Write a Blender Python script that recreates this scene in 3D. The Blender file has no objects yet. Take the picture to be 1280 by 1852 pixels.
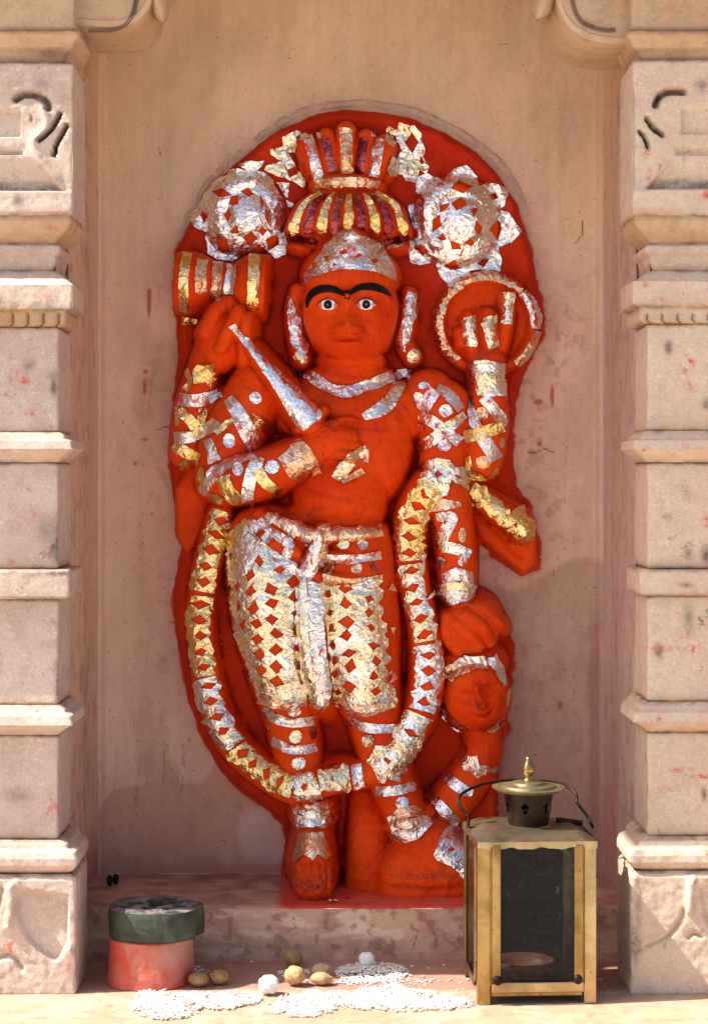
import bpy, bmesh, math, random
import numpy as np
from mathutils import Vector, Matrix
from mathutils.geometry import delaunay_2d_cdt

random.seed(7)
RNG = np.random.default_rng(11)
SC = bpy.context.scene
COL = SC.collection
R = math.radians
# ------------------------------------------------------------------ units
# one unit u = 0.7 mm; U = sideways, V = down, h = distance in front of the niche's back wall
S = 0.0007
DD = 3428.6            # camera distance from the back wall in u
CX, CY = 620.0, 860.0  # U, V of the camera
Z0 = 1.068             # camera height above the courtyard
def W(U, V, h): return Vector(((U-CX)*S, -h*S, (CY-V)*S+Z0))
def WP(px, py, h):
    k = 1-h/DD
    return Vector(((px-CX)*k*S, -h*S, (CY-py)*k*S+Z0))

# ------------------------------------------------------------------ camera
cam = bpy.data.cameras.new('camera'); co = bpy.data.objects.new('camera', cam); COL.objects.link(co)
co.location = (0, -DD*S, Z0); co.rotation_euler = (R(90), 0, 0)
cam.sensor_fit = 'VERTICAL'; cam.sensor_height = 36; cam.lens = DD/1852*36
cam.shift_x = 20/1852; cam.shift_y = -66/1852
cam.clip_start = 0.05; cam.clip_end = 2000
SC.camera = co
# ------------------------------------------------------------------ light
ELEV, AZ = 52.0, 9.5           # sun from the left, only just in front of the facade
sd = Vector((-math.cos(R(ELEV))*math.cos(R(AZ)), -math.cos(R(ELEV))*math.sin(R(AZ)), math.sin(R(ELEV))))
w = bpy.data.worlds.new('World'); SC.world = w; w.use_nodes = True
nt = w.node_tree; nt.nodes.clear()
sky = nt.nodes.new('ShaderNodeTexSky'); sky.sky_type = 'NISHITA'; sky.sun_disc = False
sky.sun_elevation = R(ELEV); sky.sun_rotation = R(270-AZ); sky.air_density = 0.8; sky.dust_density = 4.0; sky.ozone_density = 0.6
bg = nt.nodes.new('ShaderNodeBackground'); bg.inputs['Strength'].default_value = 0.11
wo = nt.nodes.new('ShaderNodeOutputWorld')
nt.links.new(sky.outputs[0], bg.inputs[0]); nt.links.new(bg.outputs[0], wo.inputs[0])
sl = bpy.data.lights.new('sun', 'SUN'); sl.energy = 5.0; sl.angle = R(0.53); sl.color = (1.0, 0.93, 0.83)
so = bpy.data.objects.new('sun', sl); COL.objects.link(so)
so.rotation_euler = sd.to_track_quat('Z', 'Y').to_euler(); so.location = sd*5
SC.view_settings.view_transform = 'Standard'; SC.view_settings.look = 'None'
SC.view_settings.exposure = 0.95; SC.view_settings.gamma = 1
SC.cycles.max_bounces = 8; SC.cycles.diffuse_bounces = 5; SC.cycles.glossy_bounces = 4
SC.cycles.sample_clamp_indirect = 6

# ------------------------------------------------------------------ helpers
def tag(o, label=None, cat=None, group=None, kind=None):
    if label: o['label'] = label
    if cat: o['category'] = cat
    if group: o['group'] = group
    if kind: o['kind'] = kind
    return o
def empty(name, loc=(0, 0, 0), rz=0):
    o = bpy.data.objects.new(name, None); COL.objects.link(o); o.location = loc; o.rotation_euler = (0, 0, rz)
    o.empty_display_size = 0.05
    return o
def link(name, me, mat=None, parent=None):
    o = bpy.data.objects.new(name, me); COL.objects.link(o)
    if mat: me.materials.append(mat)
    if parent:
        o.parent = parent
        bpy.context.view_layer.update()
        o.matrix_parent_inverse = parent.matrix_world.inverted()
    return o
def linkl(name, me, mat=None, parent=None):   # mesh already in the parent's own coordinates
    o = bpy.data.objects.new(name, me); COL.objects.link(o)
    if mat: me.materials.append(mat)
    if parent: o.parent = parent
    return o
def mesh_np(name, verts, quads, smooth=True, normals=None, colors=None):
    me = bpy.data.meshes.new(name)
    n = len(verts); q = len(quads); k = quads.shape[1]
    me.vertices.add(n); me.vertices.foreach_set('co', np.ascontiguousarray(verts, dtype=np.float32).ravel())
    me.loops.add(q*k); me.loops.foreach_set('vertex_index', np.ascontiguousarray(quads, dtype=np.int32).ravel())
    me.polygons.add(q); me.polygons.foreach_set('loop_start', np.arange(0, q*k, k, dtype=np.int32))
    me.polygons.foreach_set('use_smooth', np.full(q, smooth))
    me.update(calc_edges=True)
    if colors is not None:
        a = me.color_attributes.new('tint', 'FLOAT_COLOR', 'POINT')
        c = np.ones((n, 4), np.float32); c[:, :colors.shape[1]] = colors
        a.data.foreach_set('color', c.ravel())
    if normals is not None:
        me.normals_split_custom_set_from_vertices(np.ascontiguousarray(normals, dtype=np.float32))
    return me
def bm_mesh(bm, name='m', smooth=False):
    me = bpy.data.meshes.new(name); bmesh.ops.recalc_face_normals(bm, faces=bm.faces)
    for f in bm.faces: f.smooth = smooth
    bm.to_mesh(me); bm.free(); return me

# value noise in numpy
def vnoise(x, y, seed=0):
    r = np.random.default_rng(seed).random((256, 256))
    xi = np.floor(x).astype(int); yi = np.floor(y).astype(int); fx = x-xi; fy = y-yi
    fx = fx*fx*(3-2*fx); fy = fy*fy*(3-2*fy)
    a = r[yi % 256, xi % 256]; b = r[yi % 256, (xi+1) % 256]; c = r[(yi+1) % 256, xi % 256]; d = r[(yi+1) % 256, (xi+1) % 256]
    return (a*(1-fx)+b*fx)*(1-fy)+(c*(1-fx)+d*fx)*fy
def fbm(x, y, sc, octv=4, seed=0, sx=1.0, sy=1.0):
    s = 0; a = 1; t = 0
    for i in range(octv):
        s = s+a*vnoise(x/sc*sx*2**i+17*i, y/sc*sy*2**i+31*i, seed+i); t += a; a *= 0.5
    return s/t
def sst(a, b, x):
    t = np.clip((x-a)/(b-a), 0, 1); return t*t*(3-2*t)
def seg_dist(X, Y, ax, ay, bx, by):
    dx, dy = bx-ax, by-ay; L = dx*dx+dy*dy+1e-9
    t = np.clip(((X-ax)*dx+(Y-ay)*dy)/L, 0, 1)
    return np.hypot(X-ax-t*dx, Y-ay-t*dy), t
def in_poly(X, Y, P):
    ins = np.zeros(np.shape(X), bool); n = len(P)
    for i in range(n):
        x1, y1 = P[i]; x2, y2 = P[(i+1) % n]
        c = ((y1 > Y) != (y2 > Y))
        ins ^= c & (X < (x2-x1)*(Y-y1)/((y2-y1) if y2 != y1 else 1e-9)+x1)
    return ins
def poly_sd(X, Y, P):      # positive inside
    d = np.full(np.shape(X), 1e9)
    for i in range(len(P)):
        dd, _ = seg_dist(X, Y, *P[i], *P[(i+1) % len(P)]); d = np.minimum(d, dd)
    return np.where(in_poly(X, Y, P), d, -d)
def path_dist(X, Y, pts):
    d = np.full(np.shape(X), 1e9)
    for a, b in zip(pts[:-1], pts[1:]):
        dd, _ = seg_dist(X, Y, *a[:2], *b[:2]); d = np.minimum(d, dd)
    return d
def smooth_path(P, n=6):
    out = []; P = [tuple(map(float, p)) for p in P]
    for i in range(len(P)-1):
        p0 = P[max(i-1, 0)]; p1 = P[i]; p2 = P[i+1]; p3 = P[min(i+2, len(P)-1)]
        for j in range(n):
            t = j/n
            out.append(tuple(0.5*((2*b)+(-a+c)*t+(2*a-5*b+4*c-d)*t*t+(-a+3*b-3*c+d)*t**3) for a, b, c, d in zip(p0, p1, p2, p3)))
    out.append(P[-1]); return out

# ------------------------------------------------------------------ materials
def mat(name):
    m = bpy.data.materials.new(name); m.use_nodes = True
    n = m.node_tree; b = n.nodes['Principled BSDF']
    return m, n, b
def N(n, t, **kw):
    x = n.nodes.new(t)
    for k, v in kw.items(): setattr(x, k, v)
    return x
def noise(n, scale, detail=4, rough=0.6, vec=None, dist=0.0):
    x = N(n, 'ShaderNodeTexNoise'); x.inputs['Scale'].default_value = scale; x.inputs['Detail'].default_value = detail
    x.inputs['Roughness'].default_value = rough; x.inputs['Distortion'].default_value = dist
    if vec: n.links.new(vec, x.inputs['Vector'])
    return x
def ramp(n, src, stops):
    x = N(n, 'ShaderNodeValToRGB'); r = x.color_ramp
    while len(r.elements) < len(stops): r.elements.new(0.5)
    for e, (p, c) in zip(r.elements, stops):
        e.position = p; e.color = (c, c, c, 1) if isinstance(c, (int, float)) else (*c, 1)
    n.links.new(src, x.inputs[0]); return x
def mix(n, fac, a, b, mode='MIX'):
    x = N(n, 'ShaderNodeMix', data_type='RGBA', blend_type=mode)
    for s, v in ((0, fac), (6, a), (7, b)):
        if isinstance(v, (int, float)): x.inputs[s].default_value = v
        elif isinstance(v, tuple): x.inputs[s].default_value = (*v, 1)
        else: n.links.new(v, x.inputs[s])
    return x.outputs[2]
def objcoord(n, sc=None):
    t = N(n, 'ShaderNodeTexCoord'); o = t.outputs['Object']
    if sc:
        m = N(n, 'ShaderNodeMapping'); m.inputs['Scale'].default_value = sc; n.links.new(o, m.inputs[0]); o = m.outputs[0]
    return o
def bump(n, b, srcs):
    prev = None
    for src, strength, dist in srcs:
        x = N(n, 'ShaderNodeBump'); x.inputs['Strength'].default_value = strength; x.inputs['Distance'].default_value = dist
        n.links.new(src, x.inputs['Height'])
        if prev: n.links.new(prev, x.inputs['Normal'])
        prev = x.outputs[0]
    n.links.new(prev, b.inputs['Normal'])
def stucco(name, base, light, dark, rough=0.75, bmp=0.5, red=0.0, black=0.0, tint=False, vert=(1, 1, 1), spec=0.3, flake=False):
    m, n, b = mat(name); vec = objcoord(n); vs = objcoord(n, vert)
    big = noise(n, 9, 5, 0.6, vs); c = mix(n, ramp(n, big.outputs[0], [(0.35, 0.0), (0.65, 1.0)]).outputs[0], base, light)
    md = noise(n, 34, 6, 0.7, vs, 0.4); c = mix(n, ramp(n, md.outputs[0], [(0.47, 0.0), (0.66, 0.8)]).outputs[0], c, dark)
    fine = noise(n, 420, 4, 0.7, vec)
    c = mix(n, ramp(n, fine.outputs[0], [(0.3, 0.85), (0.7, 1.08)]).outputs[0] if False else 0.5, c, mix(n, ramp(n, fine.outputs[0], [(0.35, 0.0), (0.7, 1.0)]).outputs[0], mix(n, 1.0, c, (0.78, 0.76, 0.74), 'MULTIPLY'), mix(n, 1.0, c, (1.15, 1.15, 1.15), 'MULTIPLY')))
    if tint:
        a = N(n, 'ShaderNodeVertexColor', layer_name='tint'); c = mix(n, 1.0, a.outputs[0], mix(n, 0.75, (1, 1, 1), mix(n, 1.0, c, tuple(1/max(v, 1e-3) for v in base), 'MULTIPLY')), 'MULTIPLY')
    if black:
        bn = noise(n, 22, 8, 0.75, vec, 0.3); sp = noise(n, 300, 3, 0.6, vec)
        f = mix(n, 1.0, ramp(n, bn.outputs[0], [(0.655-black*0.08, 0.0), (0.76-black*0.08, 0.9)]).outputs[0], ramp(n, sp.outputs[0], [(0.42, 0.0), (0.6, 1.0)]).outputs[0], 'MULTIPLY')
        c = mix(n, f, c, (0.09, 0.085, 0.08))
    if red:
        rn = noise(n, 26, 6, 0.62, objcoord(n, (1, 1, 0.7)), 0.5); f = ramp(n, rn.outputs[0], [(0.725-red*0.09, 0.0), (0.75-red*0.09, 0.8)])
        c = mix(n, f.outputs[0], c, (0.62, 0.13, 0.06))
    if flake:
        fl = noise(n, 210, 6, 0.75, vec, 0.2); fm = noise(n, 30, 4, 0.6, vec)
        f = mix(n, 1.0, ramp(n, fl.outputs[0], [(0.56, 0.0), (0.60, 0.75)]).outputs[0], ramp(n, fm.outputs[0], [(0.42, 0.1), (0.6, 1.0)]).outputs[0], 'MULTIPLY')
        c = mix(n, f, c, (0.82, 0.74, 0.68)); fd = noise(n, 330, 5, 0.7, vec)
        c = mix(n, ramp(n, fd.outputs[0], [(0.60, 0.0), (0.66, 0.55)]).outputs[0], c, (0.34, 0.24, 0.20))
        pk = noise(n, 13, 5, 0.6, vec, 0.3); c = mix(n, ramp(n, pk.outputs[0], [(0.52, 0.0), (0.68, 0.4)]).outputs[0], c, (0.62, 0.44, 0.38))
    if tint:
        pt = noise(n, 260, 4, 0.7, vec); pm = noise(n, 18, 4, 0.6, vec)
        c = mix(n, mix(n, 1.0, ramp(n, pt.outputs[0], [(0.63, 0.0), (0.67, 0.6)]).outputs[0], ramp(n, pm.outputs[0], [(0.4, 0.1), (0.6, 1.0)]).outputs[0], 'MULTIPLY'), c, (0.20, 0.11, 0.08))
        sc_ = noise(n, 95, 5, 0.75, objcoord(n, (2.2, 1, 0.16)), 0.3); c = mix(n, ramp(n, sc_.outputs[0], [(0.64, 0.0), (0.68, 0.35)]).outputs[0], c, (0.74, 0.60, 0.50))
        s2 = noise(n, 60, 6, 0.8, vec, 1.0); c = mix(n, ramp(n, s2.outputs[0], [(0.60, 0.0), (0.66, 0.3)]).outputs[0], c, (0.40, 0.22, 0.16))
    if not tint:
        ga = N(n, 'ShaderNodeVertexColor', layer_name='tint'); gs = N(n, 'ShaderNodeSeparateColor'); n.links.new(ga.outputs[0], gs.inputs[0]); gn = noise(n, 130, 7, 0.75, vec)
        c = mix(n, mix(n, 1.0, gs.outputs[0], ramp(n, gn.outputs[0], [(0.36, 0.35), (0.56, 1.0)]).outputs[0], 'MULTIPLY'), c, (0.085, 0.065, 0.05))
        c = mix(n, mix(n, 1.0, gs.outputs[1], ramp(n, gn.outputs[0], [(0.44, 0.0), (0.56, 1.0)]).outputs[0], 'MULTIPLY'), c, (0.62, 0.11, 0.05))
        c = mix(n, mix(n, 1.0, gs.outputs[2], ramp(n, gn.outputs[0], [(0.3, 0.5), (0.56, 1.0)]).outputs[0], 'MULTIPLY'), c, (0.48, 0.27, 0.12))
    n.links.new(c, b.inputs['Base Color'])
    rr = ramp(n, md.outputs[0], [(0.3, rough-0.12), (0.7, rough+0.1)]); n.links.new(rr.outputs[0], b.inputs['Roughness'])
    b.inputs['Specular IOR Level'].default_value = spec
    f2 = noise(n, 900, 3, 0.7, vec); med = noise(n, 120, 5, 0.6, vec)
    bump(n, b, [(med.outputs[0], bmp*0.7, 0.0022), (f2.outputs[0], min(bmp, 1), 0.0011)])
    return m
M = {}
M['pil_l'] = stucco('cream_limewash', (0.64, 0.51, 0.43), (0.72, 0.60, 0.51), (0.56, 0.41, 0.34), 0.5, 1.0, red=0.75, black=0.9, spec=0.45, flake=True)
M['pil_r'] = stucco('warm_cream_limewash', (0.72, 0.57, 0.42), (0.77, 0.64, 0.50), (0.66, 0.48, 0.39), 0.55, 1.0, red=0.85, black=0.9, spec=0.4, flake=True)
M['ochre'] = stucco('ochre_limewash', (0.57, 0.39, 0.24), (0.63, 0.46, 0.31), (0.46, 0.30, 0.19), 0.65, 0.8, red=0.0, black=0.7)
M['wall'] = stucco('niche_plaster', (0.6, 0.4, 0.28), (0.65, 0.45, 0.325), (0.53, 0.34, 0.235), 0.6, 0.85, tint=True, vert=(1, 1, 0.35))
M['floor'] = stucco('red_floor', (0.36, 0.17, 0.135), (0.44, 0.22, 0.17), (0.28, 0.11, 0.09), 0.42, 0.5, tint=True)
M['platform'] = stucco('platform_plaster', (0.50, 0.34, 0.24), (0.56, 0.40, 0.29), (0.46, 0.27, 0.2), 0.6, 0.4, tint=True)
M['courtyard'] = stucco('courtyard_stone', (0.46, 0.39, 0.31), (0.52, 0.45, 0.37), (0.38, 0.32, 0.26), 0.8, 0.4)

def red_paint(name='vermilion_paint', base=(0.70, 0.043, 0.002), alt=(0.86, 0.082, 0.003), dark=(0.40, 0.018, 0.004), grime=1.0, rough=0.42):
    m, n, b = mat(name); vec = objcoord(n)
    big = noise(n, 14, 5, 0.6, vec); c = mix(n, ramp(n, big.outputs[0], [(0.35, 0.0), (0.68, 1.0)]).outputs[0], base, alt)
    d = noise(n, 40, 7, 0.7, vec, 0.6); c = mix(n, ramp(n, d.outputs[0], [(0.55, 0.0), (0.80, 0.75)]).outputs[0], c, dark)
    st = noise(n, 60, 5, 0.7, objcoord(n, (1.4, 1, 0.5)), 1.5); c = mix(n, ramp(n, st.outputs[0], [(0.60, 0.0), (0.72, 0.5)]).outputs[0], c, alt)
    sp = noise(n, 75, 8, 0.8, vec); sm = noise(n, 9, 3, 0.5, vec)
    f = mix(n, 1.0, ramp(n, sp.outputs[0], [(0.66, 0.0), (0.72, 0.8*grime)]).outputs[0], ramp(n, sm.outputs[0], [(0.45, 0.0), (0.6, 1.0)]).outputs[0], 'MULTIPLY')
    c = mix(n, f, c, (0.06, 0.018, 0.012))
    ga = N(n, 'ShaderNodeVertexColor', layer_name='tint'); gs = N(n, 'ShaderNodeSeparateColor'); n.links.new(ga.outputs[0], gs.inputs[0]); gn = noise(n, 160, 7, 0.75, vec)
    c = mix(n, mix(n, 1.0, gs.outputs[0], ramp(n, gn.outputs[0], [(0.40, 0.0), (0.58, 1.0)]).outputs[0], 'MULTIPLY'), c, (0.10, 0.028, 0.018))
    c = mix(n, mix(n, 1.0, gs.outputs[1], ramp(n, gn.outputs[0], [(0.35, 0.3), (0.6, 1.0)]).outputs[0], 'MULTIPLY'), c, (0.30, 0.012, 0.004))  # green channel: painted shade in the carving's hollows
    n.links.new(c, b.inputs['Base Color'])
    n.links.new(ramp(n, d.outputs[0], [(0.3, rough-0.08), (0.75, rough+0.25)]).outputs[0], b.inputs['Roughness'])
    b.inputs['Specular IOR Level'].default_value = 0.14
    b1 = noise(n, 55, 6, 0.65, vec); b2 = noise(n, 500, 3, 0.65, vec); b3 = noise(n, 160, 3, 0.6, objcoord(n, (2.5, 1, 0.6)), 1.0)
    bump(n, b, [(b1.outputs[0], 0.7, 0.006), (b3.outputs[0], 0.6, 0.0022), (b2.outputs[0], 0.35, 0.0005)])
    return m
M['red'] = red_paint()
M['stele'] = red_paint('stele_paint', (0.50, 0.020, 0.002), (0.60, 0.034, 0.0025), (0.28, 0.010, 0.0015), 0.8, 0.5)
M['rim'] = stucco('rough_mortar', (0.70, 0.53, 0.40), (0.72, 0.50, 0.42), (0.50, 0.41, 0.32), 0.85, 1.0)

def foil_mat(name, col, worn, rough=0.2, second=None):
    m, n, b = mat(name); vec = objcoord(n)
    v = N(n, 'ShaderNodeTexVoronoi'); v.feature = 'F1'; v.inputs['Scale'].default_value = 190
    ns = noise(n, 60, 3, 0.6, vec); wv = mix(n, 0.035, vec, ns.outputs['Color']); n.links.new(wv, v.inputs['Vector'])
    v2 = N(n, 'ShaderNodeTexVoronoi'); v2.feature = 'DISTANCE_TO_EDGE'; v2.inputs['Scale'].default_value = 150; n.links.new(wv, v2.inputs['Vector'])
    c = col
    if second: c = mix(n, ramp(n, noise(n, 35, 4, 0.6, vec).outputs[0], [(0.44, 0.0), (0.6, 1.0)]).outputs[0], col, second)
    wn = noise(n, 90, 8, 0.75, vec, 0.4); wm = noise(n, 26, 2, 0.5, vec)
    f = mix(n, 1.0, ramp(n, wn.outputs[0], [(0.60-0.07*worn, 0.0), (0.64-0.07*worn, 1.0)]).outputs[0], ramp(n, wm.outputs[0], [(0.5-0.1*worn, 0.0), (0.62-0.1*worn, 1.0)]).outputs[0], 'MULTIPLY')
    n.links.new(mix(n, f, c, (0.62, 0.07, 0.03)), b.inputs['Base Color'])
    inv = N(n, 'ShaderNodeMath', operation='SUBTRACT'); inv.inputs[0].default_value = 1.0; n.links.new(f, inv.inputs[1])
    n.links.new(inv.outputs[0], b.inputs['Metallic'])
    b.inputs['Roughness'].default_value = rough
    bump(n, b, [(v.outputs['Distance'], 0.32, 0.0018), (ramp(n, v2.outputs['Distance'], [(0.0, 0.0), (0.12, 1.0)]).outputs[0], 0.25, 0.0006)])
    return m
M['S'] = foil_mat('silver_foil', (0.93, 0.94, 0.96), 0.3, 0.2)
M['SW'] = foil_mat('worn_silver_foil', (0.88, 0.86, 0.87), 0.9, 0.24)
M['G'] = foil_mat('gold_foil', (0.88, 0.62, 0.22), 0.2, 0.2, (0.92, 0.78, 0.46))
M['GS'] = foil_mat('pale_gold_foil', (0.90, 0.78, 0.50), 0.4, 0.2, (0.93, 0.93, 0.90))
M['C'] = foil_mat('copper_foil', (0.80, 0.46, 0.26), 0.8, 0.26, (0.88, 0.72, 0.55))
M['D'] = foil_mat('maroon_foil', (0.30, 0.04, 0.06), 0.2, 0.2, (0.45, 0.12, 0.12))

def plain(name, col, rough=0.5, metal=0.0, var=0.15, sc=60, bmp=0.3, bd=0.0008, spec=0.5):
    m, n, b = mat(name); vec = objcoord(n); ns = noise(n, sc, 5, 0.65, vec)
    n.links.new(mix(n, ramp(n, ns.outputs[0], [(0.3, 0.0), (0.7, 1.0)]).outputs[0], tuple(c*(1-var) for c in col), tuple(min(c*(1+var), 1) for c in col)), b.inputs['Base Color'])
    b.inputs['Roughness'].default_value = rough; b.inputs['Metallic'].default_value = metal; b.inputs['Specular IOR Level'].default_value = spec
    bump(n, b, [(noise(n, sc*5, 4, 0.6, vec).outputs[0], bmp, bd)])
    return m
M['black'] = plain('black_paint', (0.008, 0.008, 0.009), 0.4, 0, 0.3, 200, 0.4, 0.0008, 0.15)
M['white'] = plain('white_enamel', (0.92, 0.92, 0.92), 0.25, 0, 0.03)
M['grey'] = plain('grey_enamel', (0.25, 0.25, 0.27), 0.25, 0, 0.05)
M['pink'] = plain('pink_enamel', (0.66, 0.22, 0.30), 0.3, 0, 0.1)
# ================================================================== SETTING
def prism(name, plan, V0, V1, m, parent=None, bev=0.0):
    """plan: list of (U,h); V0 top, V1 bottom"""
    bm = bmesh.new()
    a = [bm.verts.new(W(u, V0, h)) for u, h in plan]; b = [bm.verts.new(W(u, V1, h)) for u, h in plan]
    bm.faces.new(a); bm.faces.new(b[::-1]); n = len(plan)
    for i in range(n): bm.faces.new((a[i], b[i], b[(i+1) % n], a[(i+1) % n]))
    if bev: bmesh.ops.bevel(bm, geom=list(bm.edges), offset=bev, segments=2, affect='EDGES', profile=0.6)
    return link(name, bm_mesh(bm, name), m, parent)
def grid_mesh(name, us, vs, fn, flip=False, colors=None):
    X, Y = np.meshgrid(us, vs); P = fn(X, Y); ny, nx = X.shape
    idx = np.arange(nx*ny).reshape(ny, nx)
    q = np.stack([idx[:-1, :-1], idx[1:, :-1], idx[1:, 1:], idx[:-1, 1:]], -1).reshape(-1, 4)
    if flip: q = q[:, ::-1]
    return mesh_np(name, P.reshape(-1, 3), q, True, None, colors(X, Y).reshape(-1, 3) if colors else None)
FLOOR_V, PLAT_V, GROUND_V = 1580.0, 1671.4, CY+Z0/S
FRONT = 431.0      # h of the pilaster faces
STEP = 260.0       # h of the ledge's front edge

# courtyard ground, one sheet to the horizon
bm = bmesh.new(); vs_ = [bm.verts.new(p) for p in ((-600, -600, 0), (600, -600, 0), (600, 600, 0), (-600, 600, 0))]; bm.faces.new(vs_)
g = link('ground', bm_mesh(bm), M['courtyard']); tag(g, kind='structure')

def lerp3(c, d, f): return c*(1-f[..., None])+np.array(d)*f[..., None]
STELE = [(620,200),(680,203),(745,215),(800,238),(860,275),(905,320),(935,370),(955,430),(968,500),(980,560),(978,612),(964,640),(947,672),(932,720),(923,780),(926,840),(932,880),(952,908),(966,950),(973,1026),(945,1041),(905,1012),(872,984),(858,984),(856,1080),(880,1090),(912,1135),(931,1168),(925,1215),(914,1262),(915,1330),(902,1342),(894,1400),(895,1470),(900,1600),(508,1600),(513,1560),(521,1520),(514,1490),(480,1462),(440,1432),(400,1392),(366,1332),(341,1262),(327,1190),(320,1130),(315,1080),(325,1020),(331,985),(320,960),(317,900),(309,850),(311,800),(317,720),(325,640),(319,565),(318,455),(335,420),(350,385),(375,350),(410,310),(450,275),(500,237),(560,210)]
# ---- back wall with its jambs
def wall_col(X, Y):
    c = np.zeros(X.shape+(3,))+np.array((0.75, 0.545, 0.375))
    c = lerp3(c, (0.77, 0.53, 0.40), sst(330, 800, Y+60*(fbm(X, Y, 120, 3, 3)-.5)))
    edge = -poly_sd(X, Y, STELE)
    # brushed pink halo beside the figure stone
    c = lerp3(c, (0.76, 0.51, 0.42), sst(75, 20, edge+50*(fbm(X, Y, 40, 3, 5)-.5))*sst(150, 300, Y)*0.8)
    # vertical brush streaks
    st = fbm(X, Y, 40, 4, 9, 3.0, 0.12); c *= (1+0.16*(st-.5))[..., None]; bb = fbm(X+.5*Y, Y-.4*X, 90, 5, 11, 1.4, .5); c *= (1+0.30*(bb-.5))[..., None]
    dg = fbm(X, Y, 16, 5, 13); c = lerp3(c, (0.46, 0.27, 0.20), sst(.56, .70, dg)*sst(130, 20, edge)*sst(420, 620, Y)*.55); c = lerp3(c, (0.70, 0.55, 0.44), sst(.62, .74, fbm(X, Y, 24, 5, 15))*.4)
    # dusty brown band beside the stone on the left, mottled
    mot = fbm(X, Y, 26, 5, 21)
    bandL = sst(232, 262, X+16*(fbm(X, Y, 60, 3, 31)-.5))*sst(560, 640, Y+60*(mot-.5))*(X < 400)
    c = lerp3(c, (0.58, 0.36, 0.26), bandL*(0.35+0.6*mot)*0.8)
    # large damp patches with hard tide marks
    tide = 1028+26*np.sin((X-860)/42)+30*(fbm(X, Y, 70, 3, 41)-.5)
    damp = sst(-4, 16, Y-tide)*(X > 840)
    c = lerp3(c, (0.50, 0.31, 0.225), damp*(0.5+0.45*mot))
    c = lerp3(c, (0.45, 0.235, 0.17), damp*sst(1350, 1560, Y)*0.5)
    tl = 1428-0.75*(X-230)+32*(fbm(X, Y, 50, 3, 43)-.5)+18*np.sin(X/19)
    dl = sst(0, 6, Y-tl)*(X < 560)*(X > 180)
    c = lerp3(c, (0.58, 0.33, 0.225), dl*(0.55+0.3*mot))
    pale = sst(0.0, 22, 62-np.hypot((X-478)/1.0, (Y-1510)/1.0)+26*(fbm(X, Y, 30, 4, 47)-.5)); c = lerp3(c, (0.74, 0.56, 0.48), pale*0.85)
    pale = sst(0.0, 20, 90-np.hypot((X-350)/0.6, (Y-1330)/1.0)+36*(fbm(X, Y, 30, 4, 48)-.5))*(X < 400); c = lerp3(c, (0.76, 0.56, 0.45), pale*0.6)
    # foot of the wall
    c = lerp3(c, (0.50, 0.22, 0.16), sst(1535, 1580, Y+30*(mot-.5))*(X < 560)*0.6)
    # black mould pepper
    pp = fbm(X, Y, 4.2, 2, 51); dens = sst(620, 1200, Y)*0.5+damp*0.5
    c = lerp3(c, (0.14, 0.07, 0.055), sst(0.90-0.07*dens, 0.95-0.07*dens, pp)*0.7)
    # red specks
    rp = fbm(X, Y, 9, 4, 61); near = sst(110, 10, edge)*0.7+0.3*(Y > 500)
    c = lerp3(c, (0.48, 0.085, 0.045), sst(0.885-0.04*near, 0.905-0.04*near, rp)*0.8)
    # runs of thin red paint
    rr = np.random.default_rng(5)
    for i in range(70):
        left = rr.random() < 0.62
        x0 = rr.uniform(195, 330) if left else rr.uniform(935, 1075)
        if rr.random() < 0.25 and left: x0 = rr.uniform(330, 500)
        y0 = rr.uniform(1180, 1560) if rr.random() < .75 else rr.uniform(500, 1000); L = rr.uniform(15, 90); wd = rr.uniform(0.8, 2.2)
        m_ = (np.abs(X-x0-6*np.sin(Y/70)-0.08*(y0-Y)) < wd)*(Y > y0)*(Y < min(y0+L, 1578))*(fbm(X, Y, 9, 2, 70+i) > 0.42)
        if m_.any(): c = lerp3(c, (0.46, 0.12, 0.07), m_*rr.uniform(0.15, 0.5)*(0.6 if not left else 1))
    for (x0, y0, a, b_) in ((998, 715, 3.5, 18), (973, 727, 9, 5), (975, 802, 4, 4), (962, 818, 8, 3), (264, 672, 4, 4), (245, 838, 4, 4), (262, 795, 7, 2.5), (275, 930, 2.5, 2.5), (1012, 1275, 4, 8), (270, 545, 4, 26), (262, 700, 3, 14)):
        m_ = sst(1.25, 0.8, np.hypot((X-x0)/a, (Y-y0)/b_)+0.5*(fbm(X, Y, 6, 3, 81)-.5)); c = lerp3(c, (0.48, 0.10, 0.05), m_*0.85)
    # dirty jamb corner
    c = lerp3(c, (0.42, 0.20, 0.15), sst(14, 2, np.abs(X-1074+6*(mot-.5)))*sst(1060, 1160, Y)*0.7)
    # feathered overspill of the vermilion
    fe = edge+9*(fbm(X, Y, 30, 4, 91, 1.0, 1.0)-.5)+8*(fbm(X, Y, 26, 4, 93, 0.6, 1.6)-.5)*(1+1.2*(X > 640))
    c = lerp3(c, (0.60, 0.20, 0.13), sst(22, 3, fe)*(0.5*fbm(X, Y, 12, 4, 95))*sst(330, 460, Y)*0.8)
    c = lerp3(c, (0.62, 0.045, 0.012), sst(4.5, 2.5, fe)*sst(380, 470, Y))
    # hairline cracks
    for P in ([(284, 778), (298, 772), (312, 774)], [(962, 820), (985, 812), (1000, 818)], [(560, 1180), (590, 1200)], [(1040, 440), (1052, 425), (1053, 400)], [(288, 268), (290, 280)]):
        c = lerp3(c, (0.2, 0.1, 0.08), sst(1.4, 0.4, path_dist(X, Y, P)))
    return np.clip(c, 0.01, 1)
wallT = empty('niche_wall', W(620, FLOOR_V, 0)); tag(wallT, 'ochre and pink plastered back wall of the niche behind the red idol', 'wall')
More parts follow.
